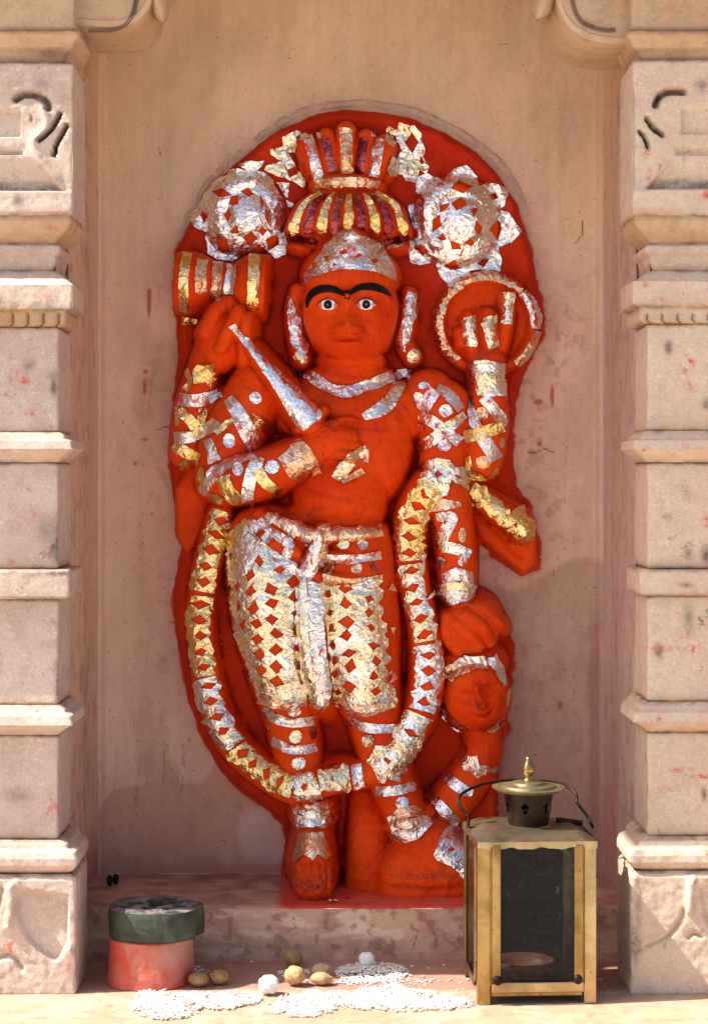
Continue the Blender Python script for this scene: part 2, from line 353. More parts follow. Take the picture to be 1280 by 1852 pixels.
def wall_pos(X, Y):
    hh = 2.5*(fbm(X, Y, 160, 3, 101)-.5)+1.2*(fbm(X, Y, 30, 3, 103)-.5)
    e = -poly_sd(X, Y, STELE); hh = hh+sst(26, 6, e)*4*fbm(X, Y, 12, 3, 105)*(Y < 620)
    lf = sst(196, 184, X); rt = sst(1071, 1083, X)
    hh = hh+(lf**2+rt**2)*22
    return np.stack([(X-CX)*S, -hh*S, (CY-Y)*S+Z0], -1)
me = grid_mesh('wall', np.arange(180, 1088, 2.5), np.arange(-60, 1581, 2.5), wall_pos, colors=wall_col)
link('back_panel', me, M['wall'], wallT)
# jambs: curved return from the wall out to the facade
def jamb(side, mt):
    if side < 0: pl = [(184, 0), (181, 22), (176, 40), (172, 68), (174, 74), (174.5, 120), (170, 300), (164, 306), (164, FRONT-14)]
    else: pl = [(1083, 0), (1088, 24), (1092, 44), (1097, 66), (1095, 72), (1094.5, 120), (1099, 300), (1107, 306), (1107, FRONT-14)]
    pl = smooth_path(pl, 6); pl = np.array(pl); d = np.concatenate([[0], np.cumsum(np.hypot(*np.diff(pl, axis=0).T))])
    t = np.linspace(0, d[-1], 150); pu = np.interp(t, d, pl[:, 0]); ph = np.interp(t, d, pl[:, 1])
    def pos(X, Y):
        u = np.interp(X, t, pu); h = np.interp(X, t, ph)
        u = u+2.2*(fbm(X, Y, 60, 3, 111)-.5)+1.2*(fbm(X, Y, 14, 2, 112)-.5)
        return np.stack([(u-CX)*S, -h*S, (CY-Y)*S+Z0], -1)
    def col(X, Y):
        mot = fbm(X, Y, 26, 5, 121+side); h = np.interp(X, t, ph)
        top = (0.68, 0.47, 0.30); bot = (0.66, 0.45, 0.33) if side < 0 else (0.58, 0.40, 0.33)
        c = np.zeros(X.shape+(3,))+np.array(top); c = lerp3(c, bot, sst(200, 700, Y))
        c = lerp3(c, (0.44, 0.27, 0.20), sst(0.5, 0.68, mot)*0.6*sst(60, 120, h))
        c = lerp3(c, (0.50, 0.20, 0.16), sst(1150 if side > 0 else 1450, 1560, Y+80*(mot-.5))*0.75*(h < 130))
        c = lerp3(c, (0.45, 0.13, 0.10), sst(0.74, 0.80, fbm(X, Y, 14, 3, 131, 2, 0.3))*0.6)
        c = lerp3(c, (0.12, 0.09, 0.08), sst(0.78, 0.86, fbm(X, Y, 7, 2, 133))*0.6*(h > 60))
        return c*(1+0.25*(fbm(X, Y, 30, 4, 141, 2, 0.15)-.5))[..., None]
    return link('jamb', grid_mesh('jamb', t, np.arange(-60, 1673, 4.0), pos, flip=side > 0, colors=col), M['wall'], wallT)
jamb(-1, None); jamb(1, None)

# ---- raised ledge under the idol
def floor_col(X, Y):   # X=U, Y=h
    mot = fbm(X, Y, 30, 5, 151); c = np.zeros(X.shape+(3,))+np.array((0.46, 0.24, 0.18))
    c = lerp3(c, (0.58, 0.35, 0.27), sst(0.52, 0.66, mot)*0.7); c = lerp3(c, (0.30, 0.11, 0.085), sst(0.48, 0.34, mot)*0.6)
    red = sst(500, 520, X+14*(fbm(X, Y, 18, 3, 153)-.5))*sst(905, 880, X)
    c = lerp3(c, (0.60, 0.06, 0.03), red*(0.72+0.25*(mot > .45)))
    return c
def floor_pos(X, Y):
    z = -1.6*(fbm(X, Y, 25, 3, 155)-.5)+4*sst(STEP-9, STEP, Y)**2
    return np.stack([(X-CX)*S, -Y*S, (CY-FLOOR_V-z)*S+Z0], -1)
def riser_col(X, Y):
    mot = fbm(X, Y, 40, 5, 161); m2 = fbm(X, Y, 24, 5, 163, 0.45, 1.4)
    c = np.zeros(X.shape+(3,))+np.array((0.56, 0.36, 0.26)); c = lerp3(c, (0.50, 0.26, 0.20), sst(0.42, 0.62, mot)*0.8)
    c = lerp3(c, (0.70, 0.53, 0.39), sst(0.52, 0.62, m2)*0.75); c = c*(1+.5*(fbm(X, Y, 60, 5, 164, .35, 1.6)-.5))[..., None]
    c = lerp3(c, (0.27, 0.12, 0.09), sst(0.60, 0.70, fbm(X, Y, 16, 4, 165))*0.6)
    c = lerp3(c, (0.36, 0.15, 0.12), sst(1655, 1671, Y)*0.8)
    c = lerp3(c, (0.60, 0.10, 0.05), sst(FLOOR_V+7, FLOOR_V+1, Y-5*(fbm(X, Y, 12, 3, 167)-.5))*(X > 495)*(X < 900)*0.8)
    for i in range(16):
        r_ = np.random.default_rng(300+i); x0 = r_.uniform(190, 1060); y0 = r_.uniform(1585, 1650); P = [(x0, y0)]
        for k in range(4): P.append((P[-1][0]+r_.uniform(-9, 9), P[-1][1]+r_.uniform(2, 10)))
        c = lerp3(c, (0.16, 0.08, 0.06), sst(1.2, 0.3, path_dist(X, Y, P))*0.8)
    return c
ledge = empty('ledge', W(620, PLAT_V, STEP)); tag(ledge, kind='structure')
link('ledge_top', grid_mesh('ledge_top', np.arange(160, 1112, 3.0), np.arange(-4, STEP+.1, 3.0), floor_pos, flip=True, colors=floor_col), M['floor'], ledge)
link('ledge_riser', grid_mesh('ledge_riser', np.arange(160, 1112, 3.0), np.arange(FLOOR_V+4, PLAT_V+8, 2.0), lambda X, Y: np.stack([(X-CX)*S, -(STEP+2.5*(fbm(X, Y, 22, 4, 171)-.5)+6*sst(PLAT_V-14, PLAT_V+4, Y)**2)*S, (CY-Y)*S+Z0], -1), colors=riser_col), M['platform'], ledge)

# ---- platform in front
def plat_col(X, Y):
    mot = fbm(X, Y, 45, 5, 181); c = np.zeros(X.shape+(3,))+np.array((0.48, 0.32, 0.22))
    c = lerp3(c, (0.56, 0.40, 0.285), sst(0.48, 0.66, mot)*0.8)
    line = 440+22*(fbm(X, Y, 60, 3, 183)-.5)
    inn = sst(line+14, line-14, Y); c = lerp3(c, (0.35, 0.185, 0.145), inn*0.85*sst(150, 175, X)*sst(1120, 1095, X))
    c = lerp3(c, (0.42, 0.25, 0.17), sst(0.6, 0.7, fbm(X, Y, 22, 4, 185))*0.6)
    c = lerp3(c, (0.40, 0.2, 0.12), sst(0.74, 0.8, fbm(X, Y, 12, 3, 187, 0.5, 1))*0.5)
    return c
plat = empty('platform', W(620, GROUND_V, 500)); tag(plat, kind='structure')
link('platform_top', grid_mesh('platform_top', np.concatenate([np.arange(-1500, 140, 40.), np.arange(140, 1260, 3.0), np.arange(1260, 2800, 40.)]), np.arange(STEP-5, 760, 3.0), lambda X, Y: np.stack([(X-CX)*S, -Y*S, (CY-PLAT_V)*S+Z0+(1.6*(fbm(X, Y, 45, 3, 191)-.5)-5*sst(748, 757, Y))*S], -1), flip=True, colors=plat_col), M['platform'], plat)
prism('platform_side', [(-1500, 200), (2760, 200), (2760, 756), (-1500, 756)], PLAT_V+8, GROUND_V+5, M['ochre'], plat)

# ---- facade wall left and right of the pilasters
for sgn, nm, lb in ((-1, 'facade_wall', 'plain plastered wall outside the left pilaster'), (1, 'facade_wall', 'plain plastered wall outside the right pilaster')):
    a = 620-sgn*0
    if sgn < 0: pl = [(-1400, -60), (-330, -60), (-330, 380), (-1400, 380)]
    else: pl = [(1600, -60), (2660, -60), (2660, 380), (1600, 380)]
    o = prism(nm, pl, -700, PLAT_V+3, M['ochre']); tag(o, lb, 'wall')

# ---- pilasters: stacked blocks and mouldings, each lofted around the inner corner
def pil_part(name, side, u_edge, prof, m, parent, wob=1.0, seed=0, relief=None, step=3.0):
    """prof: list of (V, p) from top to bottom, p = projection; built as one swept surface: outer side, front, inner return"""
    prof = np.array(prof, float); d = np.concatenate([[0], np.cumsum(np.hypot(*np.diff(prof, axis=0).T))])
    n = max(int(d[-1]/step), 6); t = np.unique(np.concatenate([np.linspace(0, d[-1], n), d, d+0.7, d-0.7])); t = t[(t >= 0) & (t <= d[-1])]
    Vt = np.interp(t, d, prof[:, 0]); Pt = np.interp(t, d, prof[:, 1])
    # sweep parameter a: negative = along return (depth), positive = along the face
    wide = 500.0
    av = np.concatenate([-np.linspace(135, 3, 34), np.array([-1.6, -0.8, 0, 0.8, 1.6]), np.arange(3, 260, step), np.linspace(262, wide, 12)])
    A, T = np.meshgrid(av, t); V = np.interp(T, t, Vt); P = np.interp(T, t, Pt)
    U_in = np.where(A < 0, 0, A); dep = np.where(A < 0, -A, 0)
    rnd = np.exp(-np.abs(A)/1.6)*1.6                        # softened arris
    nz = wob*(2.2*(fbm(A+40*seed+700, V, 26, 3, 201+seed)-.5)+1.0*(fbm(A+700, V, 7, 2, 203+seed)-.5))
    ch = wob*4.5*np.clip(fbm(A*0+50, V, 9, 3, 207+seed)-.55, 0, 1)*np.exp(-np.abs(A)/4)
    rel = relief(A, V) if relief is not None else 0
    h = FRONT+P-dep-rnd-ch+np.where(A >= 0, nz+rel, 0)
    off = P*1.0-rnd-ch+np.where(A < 0, nz+(rel if relief is not None else 0)*0, 0)
    u = u_edge+side*(U_in-off)
    pos = np.stack([(u-CX)*S, -h*S, (CY-V)*S+Z0], -1); ny, nx = A.shape
    idx = np.arange(nx*ny).reshape(ny, nx)
    q = np.stack([idx[:-1, :-1], idx[1:, :-1], idx[1:, 1:], idx[:-1, 1:]], -1).reshape(-1, 4)
    if side < 0: q = q[:, ::-1]
    gr = np.zeros(A.shape)
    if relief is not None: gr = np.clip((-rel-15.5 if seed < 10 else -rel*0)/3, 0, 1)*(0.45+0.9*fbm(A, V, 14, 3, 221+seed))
    mx = Pt.max(); seam = np.maximum(sst(7, 0, V-Vt[0]), sst(6, 0, Vt[-1]-V))*sst(.35, .65, fbm(A, V, 22, 4, 223+seed))
    Xp = CX+(u_edge+side*(A-P)-CX)/(1-FRONT/DD); Yp = CY+(V-CY)/(1-(FRONT+8)/DD)
    rd = np.zeros(A.shape); seam = seam*.75
    for (x_, y_, a_, b_, s_, k_) in MARKS:
        g_ = s_*np.exp(-.5*(((Xp-x_)/a_)**2+((Yp-y_)/b_)**2)**1.3)
        if k_ == 'b': seam = np.maximum(seam, g_)
        else: rd = np.maximum(rd, g_)
    och = np.clip(seam*0+sst(16, 2, Vt[-1]-V)*.8+sst(9, 0, V-Vt[0])*.6, 0, 1)*fbm(A, V, 30, 3, 225+seed)*.9
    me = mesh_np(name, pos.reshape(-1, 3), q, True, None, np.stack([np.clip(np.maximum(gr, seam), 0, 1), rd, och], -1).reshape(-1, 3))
    me.set_sharp_from_angle(angle=R(50))
    return link(name, me, m, parent)
MARKS = [(98, 700, 5, 14, .9, 'b'), (96, 680, 8, 8, .5, 'b'), (101, 985, 8, 26, 1, 'b'), (104, 1000, 4, 14, 1, 'b'), (88, 960, 16, 20, .5, 'b'), (110, 1036, 20, 4, 1, 'b'), (70, 1040, 20, 4, .5, 'b'), (106, 1240, 5, 24, .8, 'b'), (104, 1210, 8, 16, .5, 'b'), (54, 660, 8, 8, .6, 'b'), (38, 366, 8, 9, .7, 'b'), (78, 158, 10, 8, .5, 'b'), (30, 1440, 20, 12, .5, 'b'), (100, 100, 24, 6, .8, 'b'), (46, 688, 7, 6, 1.2, 'r'), (24, 680, 5, 12, .8, 'r'), (30, 672, 6, 5, .9, 'r'), (20, 1017, 6, 4, 1.2, 'r'), (56, 748, 6, 4, .9, 'r'), (92, 775, 5, 4, .9, 'r'), (100, 413, 8, 3, .9, 'r'), (90, 540, 14, 6, .5, 'r'), (60, 930, 8, 8, .4, 'r'), (54, 884, 4, 3, 1, 'r'), (125, 1735, 7, 18, .7, 'r'), (148, 1700, 4, 40, .5, 'r'),
 (1262, 160, 10, 9, .7, 'b'), (1208, 628, 6, 10, .8, 'b'), (1276, 730, 6, 8, .9, 'b'), (1276, 1000, 7, 14, 1, 'b'), (1244, 1002, 6, 10, .6, 'b'), (1236, 1058, 10, 4, .7, 'b'), (1190, 1178, 7, 12, .8, 'b'), (1244, 1120, 8, 20, .6, 'b'), (1206, 935, 8, 5, .5, 'b'), (1272, 1438, 4, 10, .9, 'b'), (1142, 1700, 8, 26, .9, 'b'), (1148, 1620, 5, 60, .5, 'b'), (1150, 1538, 10, 5, .6, 'b'), (1163, 278, 6, 7, 1.3, 'r'), (1168, 320, 4, 8, .9, 'r'), (1272, 356, 8, 6, 1, 'r'), (1246, 655, 6, 8, 1.1, 'r'), (1240, 670, 5, 6, .8, 'r'), (1246, 697, 8, 8, .7, 'r'), (1276, 945, 6, 8, 1, 'r'), (1188, 545, 12, 3, 1.1, 'r'), (1228, 530, 8, 8, .6, 'r'), (1160, 517, 6, 4, .7, 'r'), (1254, 1176, 8, 6, 1.2, 'r'), (1200, 1174, 40, 4, .7, 'r'), (1236, 1148, 14, 12, .4, 'r'), (1268, 1406, 16, 3, 1.2, 'r'), (1230, 1393, 20, 4, .8, 'r'), (1210, 1430, 20, 5, .5, 'r'), (1186, 1298, 4, 3, 1, 'r'), (1150, 1712, 8, 3, .8, 'r')]
def fy(py): return CY+(py-CY)*(1-(FRONT+8)/DD)      # pixel row on the pilaster face -> V

def cap_relief_l(A, V):
    px = (CX+((170.6+27-A)-CX)/0.866); py = CY+(V-CY)/0.8714
    r = np.zeros(A.shape)
    def groove(P, wd, dp):
        nonlocal r
        r = r-dp*np.exp(-(path_dist(px, py, smooth_path(P, 5))/wd)**4)
    groove([(28, 182), (42, 174), (60, 174), (76, 180), (85, 190), (86, 198)], 6, 18)
    groove([(70, 256), (88, 240), (100, 224), (108, 208)], 3.6, 24)
    groove([(97, 282), (102, 262), (112, 245), (120, 230)], 3.4, 24)
    groove([(57, 212), (55, 220)], 1.6, 5)
    r = r-9*sst(38, 34, px)*sst(202, 206, py)*sst(252, 248, py)
    r = r-8*sst(44, 36, px)*sst(272, 278, py)*sst(283, 280, py)
    cy = sst(283, 340, py)*sst(349, 345, py)*sst(60+0.9*(py-283), 50+0.9*(py-283), px)
    r = r-15*cy
    r = r-3.0*sst(169, 172, py)*sst(349, 346, py)
    r = r+4*np.exp(-(path_dist(px, py, smooth_path([(80, 205), (84, 235), (60, 262), (78, 300), (100, 325)], 5))/8)**2)
    return r
def cap_relief_r(A, V):
    px = (CX+((1100.9-27+A)-CX)/0.866); py = CY+(V-CY)/0.8714
    r = np.zeros(A.shape)
    def groove(P, wd, dp):
        nonlocal r
        r = r-dp*np.exp(-(path_dist(px, py, smooth_path(P, 5))/wd)**4)
    groove([(1236, 169), (1222, 168), (1205, 170), (1192, 179), (1186, 192)], 5.8, 20)
    groove([(1170, 218), (1182, 234), (1198, 246)], 4.2, 22)
    groove([(1157, 240), (1166, 252), (1172, 268)], 3.4, 18)
    r = r-7*sst(1232, 1236, px)*sst(196, 200, py)*sst(246, 243, py)
    r = r-7*sst(1220, 1228, px)*sst(268, 274, py)*sst(284, 280, py)
    r = r-15*sst(280, 336, py)*sst(345, 342, py)*sst(1220-0.9*(py-283), 1228-0.9*(py-283), px)
    r = r-3.0*sst(164, 167, py)*sst(346, 343, py)
    return r
def base_relief(side):
    def f(A, V):
        px = A/0.865; py = CY+(V-CY)/0.8714     # px: distance from the inner edge
        r = np.zeros(A.shape)
        edge = 1660+70*sst(85, 45, np.abs(px-55)) if False else None
        if side > 0:
            r = r+7*np.exp(-(path_dist(px, py, smooth_path([(112, 1588), (108, 1605), (106, 1640)], 4))/7)**4)-7*np.exp(-(path_dist(px, py, smooth_path([(98, 1640), (88, 1665), (66, 1690), (30, 1706)], 4))/3.2)**2)
            r = r-6*np.exp(-(path_dist(px, py, smooth_path([(106, 1690), (116, 1683), (128, 1688)], 4))/2.6)**2)-6*sst(0, 6, poly_sd(px, py, [(122, 1600), (150, 1590), (150, 1700), (132, 1650)]))
            return r
        # sunk lobed field with a raised tooth
        fld = sst(0, 8, poly_sd(px, py, smooth_path([(12, 1612), (70, 1604), (100, 1602), (112, 1620), (110, 1650), (92, 1690), (66, 1718), (44, 1734), (30, 1732), (18, 1716), (12, 1712), (10, 1690), (10, 1650), (12, 1612)], 4)))
        r = r-9*fld
        r = r+5*np.exp(-(path_dist(px, py, [(118, 1600), (116, 1640), (122, 1670)])/8)**4)
        r = r-9*sst(0, 6, poly_sd(px, py, [(128, 1600), (150, 1590), (150, 1700), (138, 1660)]))
        r = r-8*np.exp(-(path_dist(px, py, smooth_path([(98, 1745), (110, 1728), (126, 1722), (145, 1728)], 4))/4.5)**2)
        return r
    return f
def dentil_relief(A, V):
    k = (A % 24)/24
    return -10*np.exp(-((k-.5)*24/2.6)**2)*sst(fy(564), fy(568), V)*(A > 8)
def pilaster(side, u_edge, m, label):
    T = empty('pilaster', W(u_edge+side*200, PLAT_V, FRONT-100)); tag(T, label, 'pilaster')
    def blk(name, y0, y1, p, relief=None, seed=0, rr=3, wob=1.0, mm=None):
        a, b = fy(y0), fy(y1)
        prof = [(a, p-40), (a, p-rr), (a+rr*.6, p-rr*.3), (a+rr*1.4, p), (b-rr*1.4, p), (b-rr*.5, p-rr*.4), (b, p-rr), (b, p-40)]
        return pil_part(name, side, u_edge, prof, mm or m, T, wob, seed, relief)
    def mould(name, rows, seed=0, mm=None, wob=1.0):
        pr = [(fy(y), p) for y, p in rows]
        pr = [(pr[0][0], pr[0][1]-40)]+pr+[(pr[-1][0], pr[-1][1]-40)]
        return pil_part(name, side, u_edge, pr, mm or m, T, wob, seed)
    o = M['ochre'] if side < 0 else m
    R_ = side > 0
    d = -6 if R_ else 0
    blk('abacus', -130, 64, 30, None, 1, 6, mm=M['ochre'])
    mould('abacus_moulding', [(64, 38), (72, 38), (80, 31), (90, 27), (96, 16), (106, 12), (116, 8)], 2, M['ochre'])
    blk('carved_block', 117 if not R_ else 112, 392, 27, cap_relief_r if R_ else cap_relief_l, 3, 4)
    mould('cyma_moulding', [(392, 22), (402, 24), (414, 18), (424, 8), (432, -2), (440, -6)], 4, M['ochre'])
    mould('torus_moulding', [(438, -4), (444, 2), (454, 4), (463, -4), (466, -4), (480, -8), (490, -12)], 5)
    mould('sloping_moulding', [(488, -6), (492, 0), (512, 22), (517+d, 27), (545, 27), (560+d, 26), (562+d, 18)], 6)
    pil_part('dentil_band', side, u_edge, [(fy(561+d), -30), (fy(561+d), 14), (fy(585+d), 14), (fy(590+d), 8), (fy(592+d), -30)], o, T, 0.5, 7, dentil_relief)
    blk('shaft_block', 591+d, 782+d/2, 0, None, 8, 3)
    mould('shaft_moulding', [(782+d/2, 4), (788, 12), (794, 14), (797, 24), (812, 27), (816, 20), (828, 8), (836, 2)], 9)
    blk('shaft_block', 837, 1029, 0, None, 10, 3)
    blk('shaft_band', 1030, 1083+d, 21 if not R_ else 15, None, 11, 3, 0.6)
    blk('shaft_block', 1084+d, 1276+d, 0, None, 12, 3)
    mould('shaft_moulding', [(1276+d, 4), (1283+d, 12), (1288+d, 14), (1293+d, 24), (1309+d, 27), (1313+d, 20), (1322+d, 8), (1330+d, 2)], 13)
    blk('shaft_block', 1331+d, 1520+d, 0, None, 14, 3)
    mould('base_moulding', [(1520+d, 3), (1526+d, 16), (1533+d, 18), (1538+d, 30), (1548+d, 34), (1560+d, 34), (1570+d, 28), (1576+d, 20)], 15)
    blk('base_block', 1577+d, 1800, 32, base_relief(side), 16, 7, 1.6)
    return T
pilaster(-1, 170.6, M['pil_l'], 'left pilaster of stacked pinkish cream blocks, bright sunlit moulding tops')
pilaster(1, 1100.9, M['pil_r'], 'right pilaster of stacked warm cream blocks beside the brass lantern')
for s_, u in ((-1, 174.5), (1, 1095.75)): pass

# ---- brackets
def bracket(side, face, groove_pts, knob, m, label):
    """face: px outline of the lower front edge, from the pilaster towards the opening"""
    T = empty('bracket', WP(face[0][0], face[0][1], FRONT)); tag(T, label, 'bracket')
    P = smooth_path(face, 6); k = 1-FRONT/DD
    uv = [(CX+(x-CX)*k, CY+(y-CY)*k) for x, y in P]
    ring = [(uv[0][0], -61)]+uv+[(uv[-1][0], -61)]
    bm = bmesh.new(); layers = []
    for h, ins in ((FRONT-190, 0), (FRONT-6, 0), (FRONT-1, 1.5), (FRONT, 4.5), (FRONT+.5, 11), (FRONT-2, 13)):
        c = (uv[0][0]+uv[-1][0])/2; L = []
        for i, (u, v) in enumerate(ring):
            if 0 < i < len(ring)-1:
                cu, cv = (uv[0][0]*.5+uv[-1][0]*.5), 0; dx, dy = cu-u, cv-v; l = math.hypot(dx, dy)+1e-6
                u, v = u+dx/l*ins, v+dy/l*ins
            L.append(bm.verts.new(W(u, v, h)))
        layers.append(L)
    n = len(ring)
    for a, b in zip(layers[:-1], layers[1:]):
        for i in range(n): bm.faces.new((a[i], a[(i+1) % n], b[(i+1) % n], b[i]))
    bm.faces.new(layers[-1]); bm.faces.new(layers[0][::-1])
    me = bm_mesh(bm, 'bracket_body', True); me.set_sharp_from_angle(angle=R(35)); link('bracket_body', me, m, T)
    # scroll groove, a dark incised line: modelled as a narrow sunk channel between two fillets
    gp = smooth_path(groove_pts, 6); bm = bmesh.new(); rows = []
    for i, (x, y) in enumerate(gp):
        a = gp[max(i-1, 0)]; b = gp[min(i+1, len(gp)-1)]; tx, ty = b[0]-a[0], b[1]-a[1]; l = math.hypot(tx, ty); nx, ny = -ty/l, tx/l
        rows.append([bm.verts.new(WP(x+nx*w_, y+ny*w_, FRONT+hh)) for w_, hh in ((-4.5, -1), (-2.2, 2.2), (-1.2, 1.0), (0, -1.5), (1.2, 1.0), (2.2, 2.2), (4.5, -1))])
    for a, b in zip(rows[:-1], rows[1:]):
        for i in range(6): bm.faces.new((a[i], a[i+1], b[i+1], b[i]))
    link('scroll_groove', bm_mesh(bm, 'g', True), M['groove'], T)
    # rolled knob on the tip
    bm = bmesh.new(); (x0, y0, r0), (x1, y1, r1) = knob
    pts = []; 
    for t in np.linspace(0, 1, 9):
        x = x0+(x1-x0)*t; y = y0+(y1-y0)*t; r = (r0+(r1-r0)*t)*(math.sqrt(max(0.05, 1-max(0, (t-.6)/.4)**2)))
        pts.append((x, y, r))
    tx, ty = x1-x0, y1-y0; l = math.hypot(tx, ty); nx, ny = -ty/l, tx/l; rows = []
    for x, y, r in pts:
        rows.append([bm.verts.new(WP(x+nx*r*math.cos(a), y+ny*r*math.cos(a), FRONT-70+(70)*math.copysign(abs(math.sin(a))**0.6, math.sin(a)))) for a in np.linspace(0, 2*math.pi, 21)[:-1]])
    for a, b in zip(rows[:-1], rows[1:]):
        for i in range(20): bm.faces.new((a[i], a[(i+1) % 20], b[(i+1) % 20], b[i]))
    bm.faces.new(rows[-1]); bm.faces.new(rows[0][::-1])
    link('rolled_tip', bm_mesh(bm, 'k', True), m, T)
    return T
M['groove'] = stucco('dark_groove', (0.22, 0.14, 0.09), (0.32, 0.21, 0.14), (0.1, 0.06, 0.04), 0.8, 0.6)  # dark brown colour along the brackets' incised scroll line
bracket(1, [(128, 44), (150, 47), (190, 50), (225, 48), (250, 38), (268, 18), (276, -8), (280, -60)], [(160, 57), (180, 56), (208, 54), (228, 44), (240, 26), (246, 4), (247, -20)], ((278, -40, 18), (296, 40, 16)), M['ochre'], 'left curved stone bracket above the niche with incised scroll line')
bracket(-1, [(1150, 78), (1128, 80), (1095, 79), (1060, 71), (1030, 52), (1012, 22), (1004, -10), (1000, -60)], [(1112, 54), (1098, 55), (1075, 51), (1052, 40), (1040, 22), (1034, 0), (1033, -20)], ((1000, -40, 20), (972, 34, 19)), M['ochre'], 'right curved stone bracket above the niche with stouter scroll')

# ---- lintel above the view, and an unseen slab added to shade the right pilaster
o = prism('lintel', [(150, -60), (1130, -60), (1130, 452), (150, 452)], -200, -62, M['ochre'], None, 0.003); tag(o, 'plain stone lintel spanning the niche above the two brackets', 'lintel')
o = prism('shade_slab', [(-200, 300), (1560, 300), (1560, 665), (-200, 665)], -290, -203, M['ochre'], None, 0.006); tag(o, 'unseen slab above the niche, added to shade the right pilaster', 'shade_slab')
# ================================================================== IDOL (high relief carved on an upright stone)
GS_ = 1.5
GRIME = [(567, 1582, 34, 20, .9), (548, 1566, 20, 8, .7), (590, 1570, 14, 12, 1), (597, 766, 12, 7, .9), (586, 764, 8, 5, 1), (652, 762, 26, 6, .5), (618, 840, 16, 12, .45), (580, 850, 14, 10, .4), (560, 930, 18, 10, .3), (628, 532, 10, 5, .9), (655, 545, 26, 14, .25), (628, 592, 12, 8, .3), (595, 500, 30, 8, .35), (665, 500, 22, 7, .35), (864, 1275, 5, 10, .9), (770, 1572, 60, 5, .6), (740, 1590, 40, 4, .5), (700, 1545, 14, 30, .4), (630, 1520, 8, 60, .4), (668, 770, 40, 10, .35), (740, 700, 30, 10, .3), (395, 790, 22, 18, .3), (590, 730, 26, 22, .25), (850, 1105, 36, 22, .25), (870, 640, 14, 8, .6), (560, 425, 40, 8, .5), (700, 430, 36, 8, .5), (845, 870, 30, 14, .5), (520, 1620, 20, 8, .5), (410, 560, 14, 10, .3), (560, 690, 30, 12, .3), (492, 1100, 90, 130, .18), (640, 1150, 70, 120, .18)]
gu = np.arange(288, 1002, GS_); gv = np.arange(188, FLOOR_V+3, GS_)
GU, GV = np.meshgrid(gu, gv); NY, NX = GU.shape
H = np.full(GU.shape, -6.0); OWN = np.zeros(GU.shape, np.int8); BEST = np.full(GU.shape, -1e9)
OWNERS = ['stele', 'body', 'crown', 'hair_bun', 'drum', 'garland', 'disc', 'dhoti', 'dagger', 'drape', 'rock', 'child_figure', 'sash', 'necklace']
def uvh(px, py, h):
    k = 1-h/DD; return CX+(px-CX)*k, CY+(py-CY)*k, k
def prof(q): return np.where(q < 0.93, np.sqrt(np.clip(1-q*q, 0, 1)), 0.3676-(q-0.93)*7.0)
def add(val, owner, sl, k):
    global H
    o = OWNERS.index(owner); h = H[sl]
    t = np.clip(.5+.5*(val-h)/k, 0, 1); H[sl] = h+(val-h)*t+k*t*(1-t)*0.5
    b = val > BEST[sl]; b &= val > h-1.0
    OWN[sl][b] = o; BEST[sl] = np.where(b, val, BEST[sl])
def win(u0, u1, v0, v1):
    i0 = max(int((u0-gu[0])/GS_), 0); i1 = min(int((u1-gu[0])/GS_)+2, NX); j0 = max(int((v0-gv[0])/GS_), 0); j1 = min(int((v1-gv[0])/GS_)+2, NY)
    return (slice(j0, j1), slice(i0, i1))
def chain(owner, pts, k=8, kz=1.0, n=5, flat=False):
    """pts: (px, py, h, r) smooth limb"""
    Q = [(*uvh(x, y, h)[:2], h, r*(1-h/DD)) for x, y, h, r in pts]; Q = smooth_path(Q, n) if len(Q) > 2 and n > 1 else Q
    us = [q[0] for q in Q]; vs = [q[1] for q in Q]; mr = max(q[3] for q in Q)*1.9+8
    sl = win(min(us)-mr, max(us)+mr, min(vs)-mr, max(vs)+mr); X, Y = GU[sl], GV[sl]
    if X.size == 0: return
    out = np.full(X.shape, -1e9)
    for a, b in zip(Q[:-1], Q[1:]):
        d, t = seg_dist(X, Y, a[0], a[1], b[0], b[1]); hh = a[2]+(b[2]-a[2])*t; rr = np.maximum(a[3]+(b[3]-a[3])*t, .5)
        out = np.maximum(out, hh+rr*kz*prof(d/rr))
    add(out, owner, sl, k)
def ell(owner, px, py, h, rx, ry, rz, ang=0, k=10, pw=2.0):
    u, v, kk = uvh(px, py, h); rx *= kk; ry *= kk; m = max(rx, ry)*1.9; sl = win(u-m, u+m, v-m, v+m); X, Y = GU[sl]-u, GV[sl]-v
    c, s = math.cos(R(ang)), math.sin(R(ang)); x = X*c+Y*s; y = -X*s+Y*c
    q = (np.abs(x/rx)**pw+np.abs(y/ry)**pw)**(1/pw)
    add(h+rz*prof(q), owner, sl, k)
def slab(owner, poly, h, k=6, bev=10, base=-40):
    P = [uvh(x, y, h)[:2] for x, y in poly]; us, vs = zip(*P); sl = win(min(us)-60, max(us)+60, min(vs)-60, max(vs)+60); X, Y = GU[sl], GV[sl]
    d = poly_sd(X, Y, P)
    add(np.where(d > 0, h-bev*0.6*(1-np.sqrt(np.clip(1-(1-np.clip(d/bev, 0, 1))**2, 0, 1))), h-bev*.6+d*6.0), owner, sl, k)
